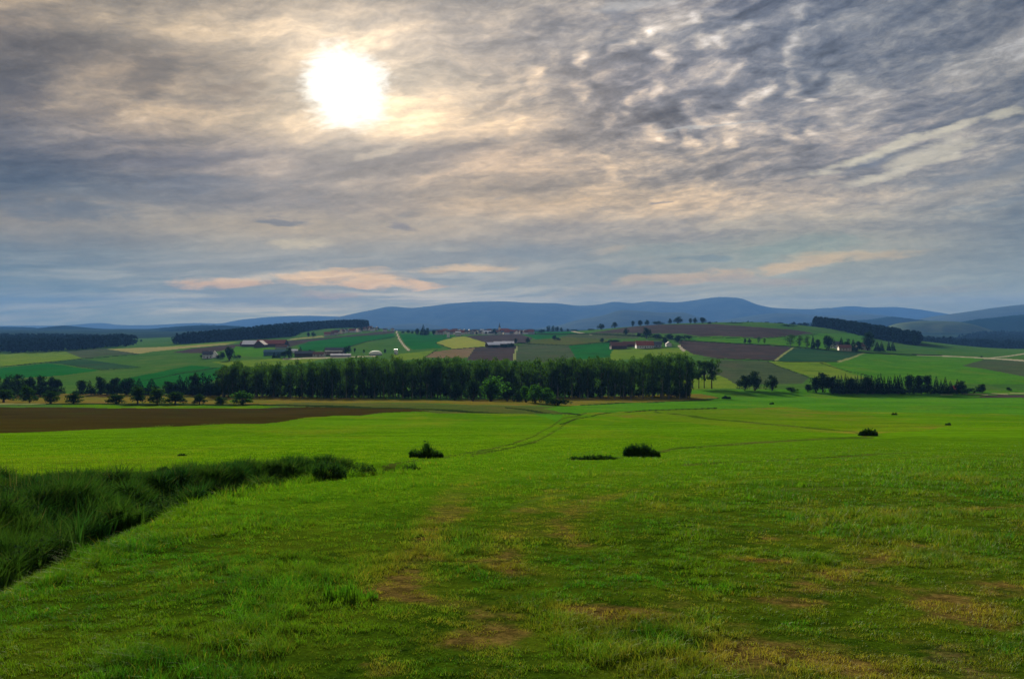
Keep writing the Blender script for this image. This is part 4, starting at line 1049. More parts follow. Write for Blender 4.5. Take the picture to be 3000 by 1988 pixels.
# trees on the hill ridge and around the farms
HG = 'trees along the top of the hill'
for (x, rb, rt, w, kd, lab, gp) in [
 (1730, 967, 961, 26, 'bush', 'low bush at the left foot of the hill', HG),
 (1761, 965, 946, 26, 'round', 'leftmost round tree on the slope up the hill', HG),
 (1801, 960, 941, 23, 'round', 'second round tree on the slope up the hill', HG),
 (1854, 955, 937, 17, 'round', 'narrow round tree left of the close pair on the hill', HG),
 (1876, 953, 933, 22, 'round', 'left tree of the close pair on the hill', HG),
 (1896, 952, 934, 18, 'round', 'right tree of the close pair on the hill', HG),
 (1930, 949, 935, 36, 'bush', 'low triangular bush in the gap on the hilltop', HG),
 (1963, 947, 929, 14, 'round', 'narrow tree left of the largest hilltop tree', HG),
 (1986, 947, 924, 36, 'round', 'largest broad tree on the hilltop', HG),
 (2022, 947, 930, 15, 'round', 'left half of the joined pair right of the largest hilltop tree', HG),
 (2036, 947, 928, 16, 'round', 'right half of the joined pair on the hilltop', HG),
 (2059, 947, 926, 25, 'round', 'rightmost round tree on the hilltop', HG),
 (2078, 948, 941, 14, 'bush', 'tiny bush right of the rightmost hilltop tree', HG),
 (2150, 947, 944, 50, 'bush', 'flat dark thicket on the hill skyline right of the trees', HG),
 (2310, 956, 949, 50, 'bush', 'thicket on the skyline left of the hilltop wood', HG),
 (1834, 981, 958, 21, 'round', 'round tree alone on the slope above the right farm', None),
 (1893, 992, 955, 32, 'round', 'tall round tree standing over the right farm', None),
 (1765, 1003, 988, 17, 'round', 'small tree left of the bushes before the right farm', None),
 (1795, 1004, 991, 38, 'bush', 'long low bush left of the right farm buildings', None),
 (1871, 985, 971, 24, 'bush', 'dark bush left under the tall farm tree', 'bushes behind the right farm'),
 (1925, 990, 973, 34, 'bush', 'dark bush right under the tall farm tree', 'bushes behind the right farm'),
 (1962, 993, 973, 38, 'bush', 'broad bush behind the right farm house', 'bushes behind the right farm'),
 (1985, 1003, 978, 30, 'round', 'dark tree at the right end of the farm', 'bushes behind the right farm'),
 (1948, 1008, 984, 28, 'round', 'tree between farm house and small white gable', 'bushes behind the right farm'),
 (2006, 993, 978, 44, 'bush', 'smooth dark hedge mound right of the farm', 'bushes behind the right farm'),
 (2183, 1006, 990, 12, 'round', 'first of the four small field trees on the dark lane', 'small trees on the dark lane'),
 (2196, 1006, 990, 14, 'round', 'second of the four small field trees on the dark lane', 'small trees on the dark lane'),
 (2223, 1006, 984, 9, 'poplar', 'thin upright tree, third on the dark lane', 'small trees on the dark lane'),
 (2240, 1006, 991, 9, 'poplar', 'last thin tree on the dark lane', 'small trees on the dark lane'),
 (2315, 1013, 978, 27, 'poplar', 'broad upright tree, first left of the farm hamlet trees', 'trees of the hamlet on the right'),
 (2343, 1016, 981, 17, 'poplar', 'slim tree second left of the hamlet', 'trees of the hamlet on the right'),
 (2365, 1020, 982, 18, 'poplar', 'ragged tree at the left side of the hamlet', 'trees of the hamlet on the right'),
 (2382, 1021, 979, 12, 'conifer', 'thin spruce at the left side of the hamlet', 'trees of the hamlet on the right'),
 (2397, 1022, 990, 26, 'round', 'low round tree left of the big domed hamlet tree', 'trees of the hamlet on the right'),
 (2428, 1026, 974, 42, 'round', 'big domed tree of the hamlet', 'trees of the hamlet on the right'),
 (2465, 1024, 986, 20, 'conifer', 'spruce right of the big domed tree', 'trees of the hamlet on the right'),
 (2482, 1026, 990, 22, 'round', 'mid tree in front of the hamlet houses', 'trees of the hamlet on the right'),
 (2500, 1027, 992, 22, 'conifer', 'spruce between the hamlet houses', 'trees of the hamlet on the right'),
 (2516, 1027, 996, 22, 'round', 'dark tree before the highest round crown', 'trees of the hamlet on the right'),
 (2543, 1027, 965, 50, 'round', 'highest round crown at the right of the hamlet', 'trees of the hamlet on the right'),
 (2570, 1028, 998, 18, 'conifer', 'small spruce right of the highest round crown', 'trees of the hamlet on the right'),
 (2583, 1028, 1000, 16, 'conifer', 'last small spruce of the hamlet', 'trees of the hamlet on the right'),
 (2604, 1027, 996, 11, 'conifer', 'left one of the separate pair right of the hamlet', 'trees of the hamlet on the right'),
 (2616, 1027, 998, 14, 'conifer', 'right one of the separate pair right of the hamlet', 'trees of the hamlet on the right'),
 (2876, 1047, 1041, 12, 'bush', 'little dark bush beside the pale road on the right', None),
 # middle distance left
 (672, 1055, 1008, 40, 'round', 'big pointed tree right of the white farmhouse', 'trees by the white farmhouse'),
 (652, 1050, 1028, 24, 'round', 'low dark tree between farmhouse and big pointed tree', 'trees by the white farmhouse'),
 (640, 1050, 1034, 20, 'bush', 'bush against the white farmhouse', 'trees by the white farmhouse'),
 (695, 1050, 1036, 22, 'bush', 'round bush right of the big pointed tree', 'trees by the white farmhouse'),
 (590, 1046, 1038, 12, 'bush', 'small bush left of the white farmhouse', 'trees by the white farmhouse'),
 (803, 1048, 1030, 12, 'conifer', 'left dark spruce of the works yard', 'trees by the works yard'),
 (815, 1048, 1033, 14, 'conifer', 'second dark spruce of the works yard', 'trees by the works yard'),
 (846, 1048, 1012, 32, 'round', 'tall grey-green tree over the works yard', 'trees by the works yard'),
 (832, 1048, 1026, 22, 'round', 'lower tree left of the tall works yard tree', 'trees by the works yard'),
 (880, 1032, 1014, 12, 'conifer', 'lone spruce on the emerald field edge', 'trees by the works yard'),
 (908, 1040, 1022, 18, 'round', 'small tree behind the long blue roof', 'trees by the works yard'),
 (840, 1014, 1003, 18, 'bush', 'bush at the right end of the red barn', None),
 (953, 1038, 1018, 11, 'poplar', 'upright tree at the left end of the white-banded hall', 'trees by the white-banded hall'),
 (1010, 1038, 1012, 28, 'round', 'leaning broad tree at the right end of the white-banded hall', 'trees by the white-banded hall'),
 (1022, 1036, 1009, 20, 'round', 'taller crown behind the leaning broad tree', 'trees by the white-banded hall'),
 (1039, 1031, 1018, 11, 'round', 'small round tree alone right of the hall', 'trees by the white-banded hall'),
 (1066, 1033, 1022, 8, 'round', 'tiny tree left of the pale dome', 'trees by the white-banded hall'),
 (1128, 1033, 1021, 8, 'round', 'tiny tree right of the pale dome', 'trees by the white-banded hall'),
 (903, 986, 972, 14, 'round', 'left tree of the pair before the wooded hill', 'pair of trees before the wooded hill'),
 (918, 986, 970, 16, 'round', 'right tree of the pair before the wooded hill', 'pair of trees before the wooded hill'),
 (413, 1001, 993, 9, 'round', 'single tiny tree in the teal field right of the left forest', None),
 (1511, 1006, 990, 15, 'round', 'left bush-like tree right of the long white sheds', None),
 (1530, 1007, 1001, 26, 'bush', 'low hedge bush right of the long white sheds', None),
 (1546, 1005, 985, 16, 'round', 'taller tree right of the low hedge bush', None),
 (1625, 996, 980, 18, 'round', 'left part of the bush pair in the emerald field', None),
 (1636, 996, 986, 14, 'bush', 'right part of the bush pair in the emerald field', None)]:
    tree_px(kd, x, rb, rt, w, lab, gp, Ymin=560)
VG = 'trees at the edge of the village'
for (x, rb, rt, w, kd, lab) in [
 (1222, 981, 958, 18, 'round', 'left shoulder of the dark tree group before the village'),
 (1240, 981, 950, 20, 'conifer', 'tallest pointed tree of the group before the village'),
 (1252, 981, 957, 18, 'round', 'tree right of the tallest one before the village'),
 (1270, 981, 964, 16, 'round', 'lowest right tree of the group before the village'),
 (1448, 980, 960, 16, 'round', 'round dark tree among the village houses'),
 (1196, 976, 966, 16, 'round', 'small tree left of the dark group before the village'),
 (1180, 976, 968, 12, 'bush', 'bush right of the top of the pale road'),
 (1208, 977, 967, 12, 'bush', 'bush close left of the dark group before the village'),
 (1586, 974, 960, 24, 'bush', 'wide bush left of the ridge clump right of the village'),
 (1607, 970, 950, 14, 'round', 'left tree of the clump on the rise right of the village'),
 (1620, 969, 948, 16, 'round', 'second tree of the clump on the rise'),
 (1632, 968, 949, 16, 'round', 'third tree of the clump on the rise'),
 (1645, 968, 953, 12, 'round', 'right tree of the clump on the rise'),
 (1664, 967, 957, 10, 'round', 'small tree apart right of the clump on the rise'),
 (1684, 968, 961, 22, 'bush', 'flat bush right of the clump on the rise')]:
    tree_px(kd, x, rb, rt, w, lab, VG, Ymin=560)

# ------------------------------------------------------------------ distant forests: masses nobody could count
def forest(poly, n, h, name, label, seed, mixc=0.6, leaf='wood'):
    """poly in (photo x, distance Y)"""
    rng = np.random.default_rng(seed)
    P_ = np.array(poly, float); lo, hi = P_.min(0), P_.max(0)
    pts = []
    while len(pts) < n:
        c = rng.uniform(lo, hi, (n*2, 2)); c = c[in_poly(c[:, 0], c[:, 1], poly)]
        pts += list(c)
    pts = np.array(pts[:n])
    Y = pts[:, 1]; X = (pts[:, 0]-1500)/F*Y; Z = ground_z(X, Y)
    Vs, Fs, o = [], [], 0
    T = []
    for k in range(6):
        r2 = np.random.default_rng(seed*10 + k)
        m_ = 46
        if k < 3:
            z = r2.uniform(0.05, 1.0, m_); rad = 0.26*(1.04 - z)*r2.uniform(0.6, 1.1, m_)
        else:
            z = r2.uniform(0.15, 1.0, m_); rad = 0.36*np.sqrt(np.clip(1-((z-0.55)/0.47)**2, 0.02, 1))*r2.uniform(0.7, 1.05, m_)
        a = r2.uniform(0, 6.28, m_)
        C = np.stack([np.cos(a)*rad, np.sin(a)*rad, z], 1)
        N = C*np.array([1, 1, 0]) + r2.normal(size=(m_, 3))*0.15 + np.array([0, 0, 0.12]); N /= np.linalg.norm(N, axis=1)[:, None]
        T.append(cards(C, N, 0.23, r2, 0.9)[0])
    kk = np.where(rng.random(n) < mixc, rng.integers(0, 3, n), rng.integers(3, 6, n))
    for k in range(6):
        sel = np.where(kk == k)[0]
        if len(sel) == 0: continue
        hh = h * rng.uniform(0.75, 1.15, len(sel)); a = rng.uniform(0, 6.28, len(sel)); wd = hh * rng.uniform(0.8, 1.2, len(sel))
        t = T[k][None]
        x = (t[..., 0]*np.cos(a)[:, None] - t[..., 1]*np.sin(a)[:, None]) * wd[:, None] + X[sel][:, None]
        y_ = (t[..., 0]*np.sin(a)[:, None] + t[..., 1]*np.cos(a)[:, None]) * wd[:, None] + Y[sel][:, None]
        z = t[..., 2]*hh[:, None] + Z[sel][:, None]
        Vs.append(np.stack([x, y_, z], -1).reshape(-1, 3))
    Vv = np.concatenate(Vs)
    ob = link(name, np_mesh(name, Vv, [np.arange(len(Vv)).reshape(-1, 4)], LM[leaf]))
    tag(ob, label, 'forest', kind='stuff'); return ob
forest([(-500,1480),(0,1490),(200,1500),(330,1560),(392,1650),(395,1800),(330,2150),(200,2500),(-500,2700)], 2600, 19, 'forest', 'dark blue-green forest at the left edge behind the green fields', 1)
forest([(506,1690),(560,1690),(640,1740),(740,1800),(860,1900),(880,2150),(960,2420),(1060,2440),(1075,2550),(1078,3000),(1000,2900),(900,2600),(800,2350),(700,2080),(600,1880),(520,1760)], 2200, 19, 'forest', 'dark forest covering the long hill left of the village', 2)
forest([(2381,1880),(2420,1840),(2480,1720),(2560,1600),(2640,1500),(2686,1450),(2692,1650),(2600,1900),(2500,2050),(2400,2150)], 800, 20, 'forest', 'black-green wood crowning the right hill above the hamlet', 3, 0.3)
forest([(2655,2250),(2760,2150),(3600,2100),(3600,4000),(2880,3900),(2800,3300),(2690,2800)], 4200, 21, 'forest', 'dark blue forest in the dip at the right edge', 4)
forest([(2080,2300),(2380,2300),(2380,2450),(2080,2450)], 160, 14, 'forest', 'low dark tree line behind the right hilltop', 5)
# ------------------------------------------------------------------ buildings
def flat_mat(name, c, c2=None, sc=0.6, rough=0.8, spec=0.2):
    m, q = new_mat(name)
    t = q.n('ShaderNodeTexCoord'); a = q.noise(t.outputs['Object'], sc, 5, 0.65)
    p = q.n('ShaderNodeBsdfPrincipled')
    q.put(p.inputs['Base Color'], q.mix(q.mr(a, 0.3, 0.7), c, c2 or tuple(k*0.8 for k in c)))
    p.inputs['Roughness'].default_value = rough; p.inputs['Specular IOR Level'].default_value = spec
    out_surface(q, p.outputs[0]); return m
BM = {'white': flat_mat('white_render', (0.74,0.73,0.70)), 'cream': flat_mat('cream_render', (0.55,0.50,0.40)), 'grey': flat_mat('grey_render', (0.36,0.37,0.38)),
      'wood': flat_mat('dark_boards', (0.09,0.06,0.04)), 'red': flat_mat('red_tiles', (0.26,0.075,0.045), (0.20,0.06,0.04)), 'brownroof': flat_mat('brown_tiles', (0.15,0.07,0.05)),
      'slate': flat_mat('slate_roof', (0.07,0.08,0.10)), 'metal': flat_mat('sheet_metal', (0.72,0.73,0.75), None, 0.3, 0.25, 0.8), 'blue': flat_mat('blue_sheeting', (0.07,0.16,0.20)),
      'glass': flat_mat('window_glass', (0.03,0.035,0.04), None, 1, 0.15, 0.6), 'frame': flat_mat('dark_frame', (0.05,0.04,0.035)), 'panel': flat_mat('solar_panel', (0.03,0.04,0.08), None, 1, 0.2, 0.6),
      'foil': flat_mat('pale_foil', (0.62,0.66,0.50))}
def box(x0, x1, y0, y1, z0, z1):
    Vv = np.array([(x, y, z) for z in (z0, z1) for y in (y0, y1) for x in (x0, x1)], float)
    return Vv, np.array([(0,2,3,1),(4,5,7,6),(0,1,5,4),(2,6,7,3),(0,4,6,2),(1,3,7,5)])
def part(name, geos, mat, parent, smooth=False):
    Vv, Fs = join(geos); return link(name, np_mesh(name, Vv, Fs, mat, smooth), parent)
def gable(L, W, wh, rh, along='x'):
    """walls with gables, length L along x, width W"""
    a, b = L/2, W/2
    Vv = np.array([(-a,-b,-1.5),(a,-b,-1.5),(a,b,-1.5),(-a,b,-1.5),(-a,-b,wh),(a,-b,wh),(a,b,wh),(-a,b,wh),(-a,0,wh+rh),(a,0,wh+rh)], float)
    q4 = np.array([(0,1,5,4),(2,3,7,6),(1,2,6,5),(3,0,4,7)]); t3 = np.array([(5,6,9),(7,4,8)])
    return Vv, q4, t3
def roof_geo(L, W, wh, rh, oh=0.5, th=0.25):
    a, b = L/2+oh, W/2+oh; sl = rh/(W/2); z0 = wh - oh*sl + 0.05
    out = []
    for s in (-1, 1):
        P0 = [(-a, s*b, z0), (a, s*b, z0), (a, 0, wh+rh+0.05), (-a, 0, wh+rh+0.05)]
        Vv = np.array(P0 + [(x, y, z+th) for x, y, z in P0], float)
        out.append((Vv, np.array([(0,1,2,3),(4,7,6,5),(0,4,5,1),(1,5,6,2),(2,6,7,3),(3,7,4,0)])))
    return out
def house(x, row, L, W, wh, rh, rot, wall, roof, label, group=None, name='house', cat='house', detail=1, Ymin=560, Y=None, chimney=False, door=False, nwin=None):
    X, Yp, Z = at(x, row, Ymin) if Y is None else atY(x, Y)
    o = empty(name, (X, Yp, Z), R(rot)); tag(o, label, cat, group)
    Vv, q4, t3 = gable(L, W, wh, rh)
    link('wall', np_mesh('wall', Vv, [q4, t3], BM[wall]), o)
    rf = part('roof', roof_geo(L, W, wh, rh), BM[roof], o)
    if chimney: part('chimney', [box(L*.18-.4, L*.18+.4, -.4, .4, wh+rh*.5, wh+rh+1.0)], BM['grey'], rf)
    if detail:
        n = nwin or max(2, int(L/3.5))
        fl = [1.0] if wh < 4.5 else [1.0, 3.9]
        for zf in fl:
            for i in range(n):
                xx = -L/2 + L*(i+0.5)/n
                if door and zf == 1.0 and i == n//2:
                    part('door', [box(xx-.55, xx+.55, -W/2-.06, -W/2+.02, 0, 2.2)], BM['frame'], o); continue
                wd = part('window', [box(xx-.6, xx+.6, -W/2-.04, -W/2+.03, zf, zf+1.3)], BM['frame'], o)
                part('pane', [box(xx-.5, xx+.5, -W/2-.06, -W/2-.03, zf+.1, zf+1.2)], BM['glass'], wd)
    return o
# left: big barns
BG = 'barns of the large farm on the left'
house(728, 1012, 24, 12, 3.2, 3.2, 4, 'wood', 'brownroof', 'low brown-roofed barn at the left end of the barn yard', BG, 'barn', 'barn', 0)
house(745, 1014, 34, 22, 3.4, 5.6, 6, 'wood', 'metal', 'barn with a bright silvery metal roof left of the red roofs', BG, 'barn', 'barn', 0)
house(797, 1014, 46, 22, 4.0, 6.0, -4, 'wood', 'red', 'long barn with a wide red tiled roof', BG, 'barn', 'barn', 0)
house(764, 1017, 15, 16, 4.2, 6.0, 84, 'wood', 'brownroof', 'barn showing its dark boarded gable end between silver and red roofs', BG, 'barn', 'barn', 0)
house(826, 1021, 17, 9, 3.0, 2.4, -4, 'grey', 'brownroof', 'low shed with brown roof in front of the red barn', BG, 'shed', 'shed', 0)
# white farmhouse
house(608, 1049, 11, 9, 4.6, 3.6, 14, 'white', 'slate', 'white farmhouse with a dark slate roof on the left slope', 'buildings of the white farmhouse', chimney=True, door=True)
house(628, 1047, 10, 8, 3.2, 4.6, -70, 'white', 'slate', 'white cross-gabled wing right of the white farmhouse', 'buildings of the white farmhouse', chimney=False)
# works yard and hall
house(806, 1040, 26, 12, 4.0, 2.6, 5, 'blue', 'blue', 'teal sheet-metal shed at the left of the works yard', 'sheds of the works yard', 'shed', 'shed', 0)
house(893, 1044, 22, 11, 3.6, 2.8, 3, 'wood', 'slate', 'long shed with blue-grey roof in the works yard', 'sheds of the works yard', 'shed', 'shed', 0)
house(935, 1044, 13, 8, 3.0, 2.2, -8, 'cream', 'brownroof', 'small pale cottage right of the blue-grey roofed shed', 'sheds of the works yard', chimney=True, door=True)
house(862, 1033, 8, 6, 2.6, 1.8, 10, 'white', 'metal', 'tiny white hut on the emerald field', None, 'hut', 'hut', 0)
hall = house(980, 1040, 21, 12, 6.4, 2.6, 1, 'wood', 'slate', 'two-storey hall with a white band under its dark roof', None, 'hall', 'hall', 0)
part('white_band', [box(-10.6, 10.6, -6.12, -6.01, 4.4, 6.0)], BM['white'], hall)
for i in range(6): part('window', [box(-9.3+3.4*i, -7.6+3.4*i, -6.10, -6.0, 1.2, 2.8)], BM['glass'], hall)
house(998, 1045, 22, 8, 2.2, 1.2, 2, 'grey', 'metal', 'long low pale shelter in front of the hall', None, 'shelter', 'shelter', 0)
# pale dome and white silo
X, Y, Z = at(1100, 1040, 560); dm = empty('biogas_dome', (X, Y, Z)); tag(dm, 'pale green dome tank beside the hedge in the middle distance', 'tank')
def lathe(prof, k=32, dz=0):
    th = np.linspace(0, 2*math.pi, k, endpoint=False)
    Vv = np.array([(r*math.cos(t), r*math.sin(t), z+dz) for r, z in prof for t in th]); n = len(prof)
    return Vv, np.array([(i*k+j, i*k+(j+1) % k, (i+1)*k+(j+1) % k, (i+1)*k+j) for i in range(n-1) for j in range(k)])
part('tank_wall', [lathe([(8.0,-1),(8.0,1.4)])], BM['grey'], dm, True); part('dome_cover', [lathe([(8.05,1.4),(7.4,2.8),(5.8,4.1),(3.3,5.0),(0.05,5.3)])], BM['foil'], dm, True)
X, Y, Z = at(1160, 1037, 560); si = empty('silo', (X, Y, Z)); tag(si, 'white boxy silo standing at the edge of the yellow-green field', 'silo')
part('tower', [box(-2.0, 2.0, -2.0, 2.0, -1, 5.6)], BM['white'], si); part('cap', [box(-2.2, 2.2, -2.2, 2.2, 5.6, 6.0)], BM['metal'], si)
part('door', [box(-1.6, -0.4, -2.08, -1.99, 0, 2.2)], BM['frame'], si)
# long white-roofed sheds (centre)
SG = 'sheds between the yellow and the ploughed fields'
house(1443, 1016, 19, 13, 3.4, 3.6, 24, 'wood', 'metal', 'shed with a glaring white roof slope at the left of the row', SG, 'shed', 'shed', 0)
house(1466, 1015, 20, 12, 4.4, 3.2, 2, 'wood', 'metal', 'dark-walled shed with a white roof in the middle of the row', SG, 'shed', 'shed', 0)
house(1488, 1014, 18, 12, 4.4, 3.2, 2, 'wood', 'metal', 'dark-walled shed with a white roof at the right of the row', SG, 'shed', 'shed', 0)
tree_px('bush', 1450, 1018, 1007, 22, 'dark bush before the left white-roofed shed', 'bushes round the white-roofed sheds', Ymin=560)
tree_px('bush', 1478, 1018, 1006, 26, 'dark bush before the middle white-roofed shed', 'bushes round the white-roofed sheds', Ymin=560)
tree_px('bush', 1498, 1017, 1000, 20, 'dark bush at the right end of the white-roofed sheds', 'bushes round the white-roofed sheds', Ymin=560)
# right farm
RG2 = 'buildings of the right farm'
house(1811, 1021, 20, 12, 3.6, 4.6, 6, 'wood', 'brownroof', 'brown-roofed barn at the left end of the right farm', RG2, 'barn', 'barn', 0)
house(1845, 1015, 19, 10, 3.2, 3.4, -3, 'wood', 'brownroof', 'low dark barn between the brown-roofed barn and the white house', RG2, 'barn', 'barn', 0)
house(1888, 1019, 22, 12, 3.6, 5.2, 2, 'white', 'red', 'long white farmhouse with a dark red roof', RG2, 'farmhouse', chimney=True, nwin=7, door=True)
house(1924, 1017, 12, 9, 3.8, 3.6, -12, 'grey', 'slate', 'grey annex right of the long white farmhouse', RG2, 'annex', 'house')
house(1959, 1015, 5.5, 7, 3.4, 2.6, 88, 'white', 'brownroof', 'small white gabled cottage at the right end of the farm', RG2, door=False, nwin=1)
# hamlet
house(2450, 1021, 11, 9, 5.2, 3.6, 12, 'white', 'slate', 'white house half hidden among the hamlet trees', 'houses of the hamlet')
house(2474, 1027, 14, 9, 3.6, 3.2, -8, 'cream', 'brownroof', 'low cream house by the lane in the hamlet', 'houses of the hamlet')
house(2528, 1024, 16, 10, 4.6, 4.4, 5, 'cream', 'brownroof', 'brown-roofed house before the highest round crown of the hamlet', 'houses of the hamlet')
house(2803, 1149, 5.0, 4.0, 1.9, 1.8, 12, 'wood', 'red', 'little house with a red roof hidden in the right wood belt', None, chimney=True, Ymin=100)
# village
VL = 'houses of the village on the horizon'
rv = random.Random(5)
vill = []
for k in range(15):
    x = 958 + 10.5*k + rv.uniform(-3, 3)
    vill.append((x, float(np.interp(x, [955, 1000, 1060, 1110], [984, 977, 970, 967])) + rv.uniform(-1.5, 1.5), 'slope'))
for k in range(58):
    x = 1278 + 4.9*k + rv.uniform(-2, 2)
    vill.append((x, 979 - (k % 3)*2.6 + rv.uniform(-1, 1), 'main'))
for (x, r_, t) in vill:
    wl = rv.choice(['white','white','cream','grey','cream']); rf = rv.choice(['red','brownroof','brownroof','slate','red'])
    tone = {'white': 'white', 'cream': 'cream', 'grey': 'grey'}[wl] + '-walled house with a ' + {'red': 'red', 'brownroof': 'brown', 'slate': 'dark slate'}[rf] + ' roof'
    lab = tone + (' climbing the lane below the wooded hill' if t == 'slope' else ' in the village left of the church spire' if x < 1477 else ' in the village right of the church spire')
    house(x, r_, rv.uniform(9, 15), rv.uniform(8, 10), rv.uniform(3.4, 6.2), rv.uniform(3, 4.5), rv.choice([0, 90, 10, 75, -20]) + rv.uniform(-8, 8), wl, rf, lab, VL, detail=0, chimney=False)
for (x, r_, L, W, wh, rh, rt, wl, rf, lab) in [
 (1313, 988, 5, 5, 11, 1.5, 0, 'white', 'slate', 'slim pale tower-like building at the left of the village'),
 (1342, 984, 11, 10, 7.5, 1.6, 0, 'cream', 'metal', 'pale block right of the slim tower at the village edge'),
 (1412, 977, 9, 9, 8.5, 2, 0, 'white', 'metal', 'glaring white building in the middle of the village'),
 (1426, 979, 22, 10, 5.5, 3, 30, 'white', 'metal', 'long pale-roofed hall left of the round village tree'),
 (1500, 978, 26, 12, 5, 5, 5, 'white', 'red', 'large red-roofed inn right of the church spire'),
 (1128, 970, 10, 9, 4, 3, 10, 'white', 'slate', 'white house just left of the top of the pale road'),
 (1150, 968, 9, 8, 4, 3, 60, 'white', 'brownroof', 'small white house closest to the top of the pale road'),
 (1557, 975, 14, 9, 4, 3, 0, 'white', 'slate', 'last pale house at the right end of the village')]:
    house(x, r_, L, W, wh, rh, rt, wl, rf, lab, VL, detail=0)
X, Y, Z = at(1477, 976, 560)
ch = empty('church', (X, Y, Z)); tag(ch, 'village church with a thin dark spire above the roofs', 'church')
Vv, q4, t3 = gable(22, 11, 7, 5); link('wall', np_mesh('wall', Vv, [q4, t3], BM['cream']), ch)
part('roof', roof_geo(22, 11, 7, 5), BM['red'], ch)
part('tower', [box(-14.2, -9.2, -2.5, 2.5, -1, 15)], BM['cream'], ch)
sp = lathe([(3.4, 0), (1.4, 4), (0.9, 8), (0.05, 13)], 8); sp[0][:, 0] -= 11.7; sp[0][:, 2] += 15
part('spire', [sp], BM['slate'], ch)
for k in range(20):                          # trees between the houses
    x = 1285 + 14*k + rv.uniform(-4, 4)
    tree_px('round', x, 980 - rv.uniform(0, 5), 968 + rv.uniform(-1, 3), rv.uniform(8, 13), 'small dark garden tree among the village roofs', 'garden trees in the village', Ymin=560)
for k in range(12):
    x = 965 + 13*k + rv.uniform(-4, 4); rb = float(np.interp(x, [955, 1000, 1060, 1110], [982, 975, 969, 967]))
    tree_px('round', x, rb, rb - rv.uniform(8, 13), rv.uniform(9, 14), 'small garden tree along the lane below the wooded hill', 'garden trees along the lane', Ymin=560)
# ------------------------------------------------------------------ grass of the near meadow
def blade_mat(name, base, trans=0.5, far=None):
    m, q = new_mat(name)
    t = q.n('ShaderNodeTexCoord'); v = t.outputs['Object']
    dr = q.n('ShaderNodeAttribute', attribute_name='dry').outputs['Fac']; ti = q.n('ShaderNodeAttribute', attribute_name='tint').outputs['Fac']
    a = q.noise(v, 0.55, 5, 0.6)
    c = q.mix(ti, base[0], base[1])
    c = q.mix(q.mr(a, 0.35, 0.68, 0, 0.85), c, base[2])
    if far is not None:
        fa = q.n('ShaderNodeAttribute', attribute_name='far').outputs['Fac']
        c = q.mix(fa, c, q.mix(ti, far[0], far[1]))
    c = q.mix(dr, c, q.mix(ti, base[3], base[4]))
    d = q.n('ShaderNodeBsdfDiffuse'); q.put(d.inputs[0], c)
    tr = q.n('ShaderNodeBsdfTranslucent'); q.put(tr.inputs[0], q.mix(1.0, c, (1.15, 1.2, 0.6), 'MULTIPLY'))
    mx = q.n('ShaderNodeMixShader'); mx.inputs[0].default_value = trans
    q.nt.links.new(d.outputs[0], mx.inputs[1]); q.nt.links.new(tr.outputs[0], mx.inputs[2])
    gl = q.n('ShaderNodeBsdfGlossy'); gl.inputs['Roughness'].default_value = 0.5; gl.inputs[0].default_value = (0.8, 0.9, 0.7, 1)
    m2 = q.n('ShaderNodeMixShader'); m2.inputs[0].default_value = 0.012 if far is not None else 0.0
    q.nt.links.new(mx.outputs[0], m2.inputs[1]); q.nt.links.new(gl.outputs[0], m2.inputs[2])
    out_surface(q, m2.outputs[0]); return m
GM = blade_mat('meadow_blades', ((0.006,0.042,0.004), (0.030,0.140,0.006), (0.060,0.122,0.004), (0.10,0.092,0.008), (0.20,0.155,0.026)), 0.40, ((0.034,0.105,0.003), (0.078,0.185,0.006)))
TM = blade_mat('tall_blades', ((0.004,0.026,0.008), (0.017,0.074,0.016), (0.032,0.080,0.010), (0.06,0.06,0.025), (0.10,0.09,0.04)), 0.25)
WM = blade_mat('weed_leaves', ((0.009,0.028,0.011), (0.024,0.056,0.022), (0.02,0.045,0.016), (0.05,0.06,0.03), (0.10,0.11,0.07)), 0.2)

def blades(X, Y, Hh, Wd, lean, rng, curl=0.6):
    n = len(X); Z = ground_z(X, Y) - 0.005
    a = rng.uniform(0, 2*math.pi, n); b = rng.uniform(0, 2*math.pi, n)
    u = np.stack([np.cos(a), np.sin(a), np.zeros(n)], 1)
    l = np.stack([np.cos(b), np.sin(b), np.zeros(n)], 1) * (lean * rng.uniform(0.2, 1.0, n))[:, None]
    P0 = np.stack([X, Y, Z], 1); H3 = Hh[:, None]; W3 = Wd[:, None] * 0.5
    up = np.array([0, 0, 1.0])
    P1 = P0 + up*H3*0.55 + l*H3*0.30
    P2 = P0 + up*H3*(1 - curl*0.35*np.linalg.norm(l, axis=1)[:, None]) + l*H3*1.0
    Vv = np.stack([P0 - u*W3, P0 + u*W3, P1 + u*W3*0.8, P1 - u*W3*0.8, P2], 1).reshape(-1, 3)
    i = np.arange(n)[:, None]*5
    return Vv, np.concatenate([i, i+1, i+2, i+3], 1), np.concatenate([i+3, i+2, i+4], 1)
def grass_obj(name, label, X, Y, Hh, Wd, lean, mat, dry, rng, tint=None, curl=0.6, far=None):
    Vv, q4, t3 = blades(X, Y, Hh, Wd, lean, rng, curl)
    ex = {} if far is None else {'far': np.repeat(far, 5)}
    tint = rng.uniform(0, 1, len(X)) if tint is None else tint
    me = np_mesh(name, Vv, [q4, t3], mat, True, {'dry': np.repeat(dry, 5), 'tint': np.repeat(tint, 5), **ex})
    o = link(name, me); tag(o, label, 'grass', kind='stuff'); return o
rng = np.random.default_rng(42)
TALL = [(-5.3,3.0),(-5.9,9.5),(-6.6,13.7),(-6.8,18.5),(-5.9,23.2),(-3.3,28.6),(-5.2,28.0),(-7.2,26.2),(-10,24.0),(-12.9,22.0),(-26,16.5),(-26,3.0)]
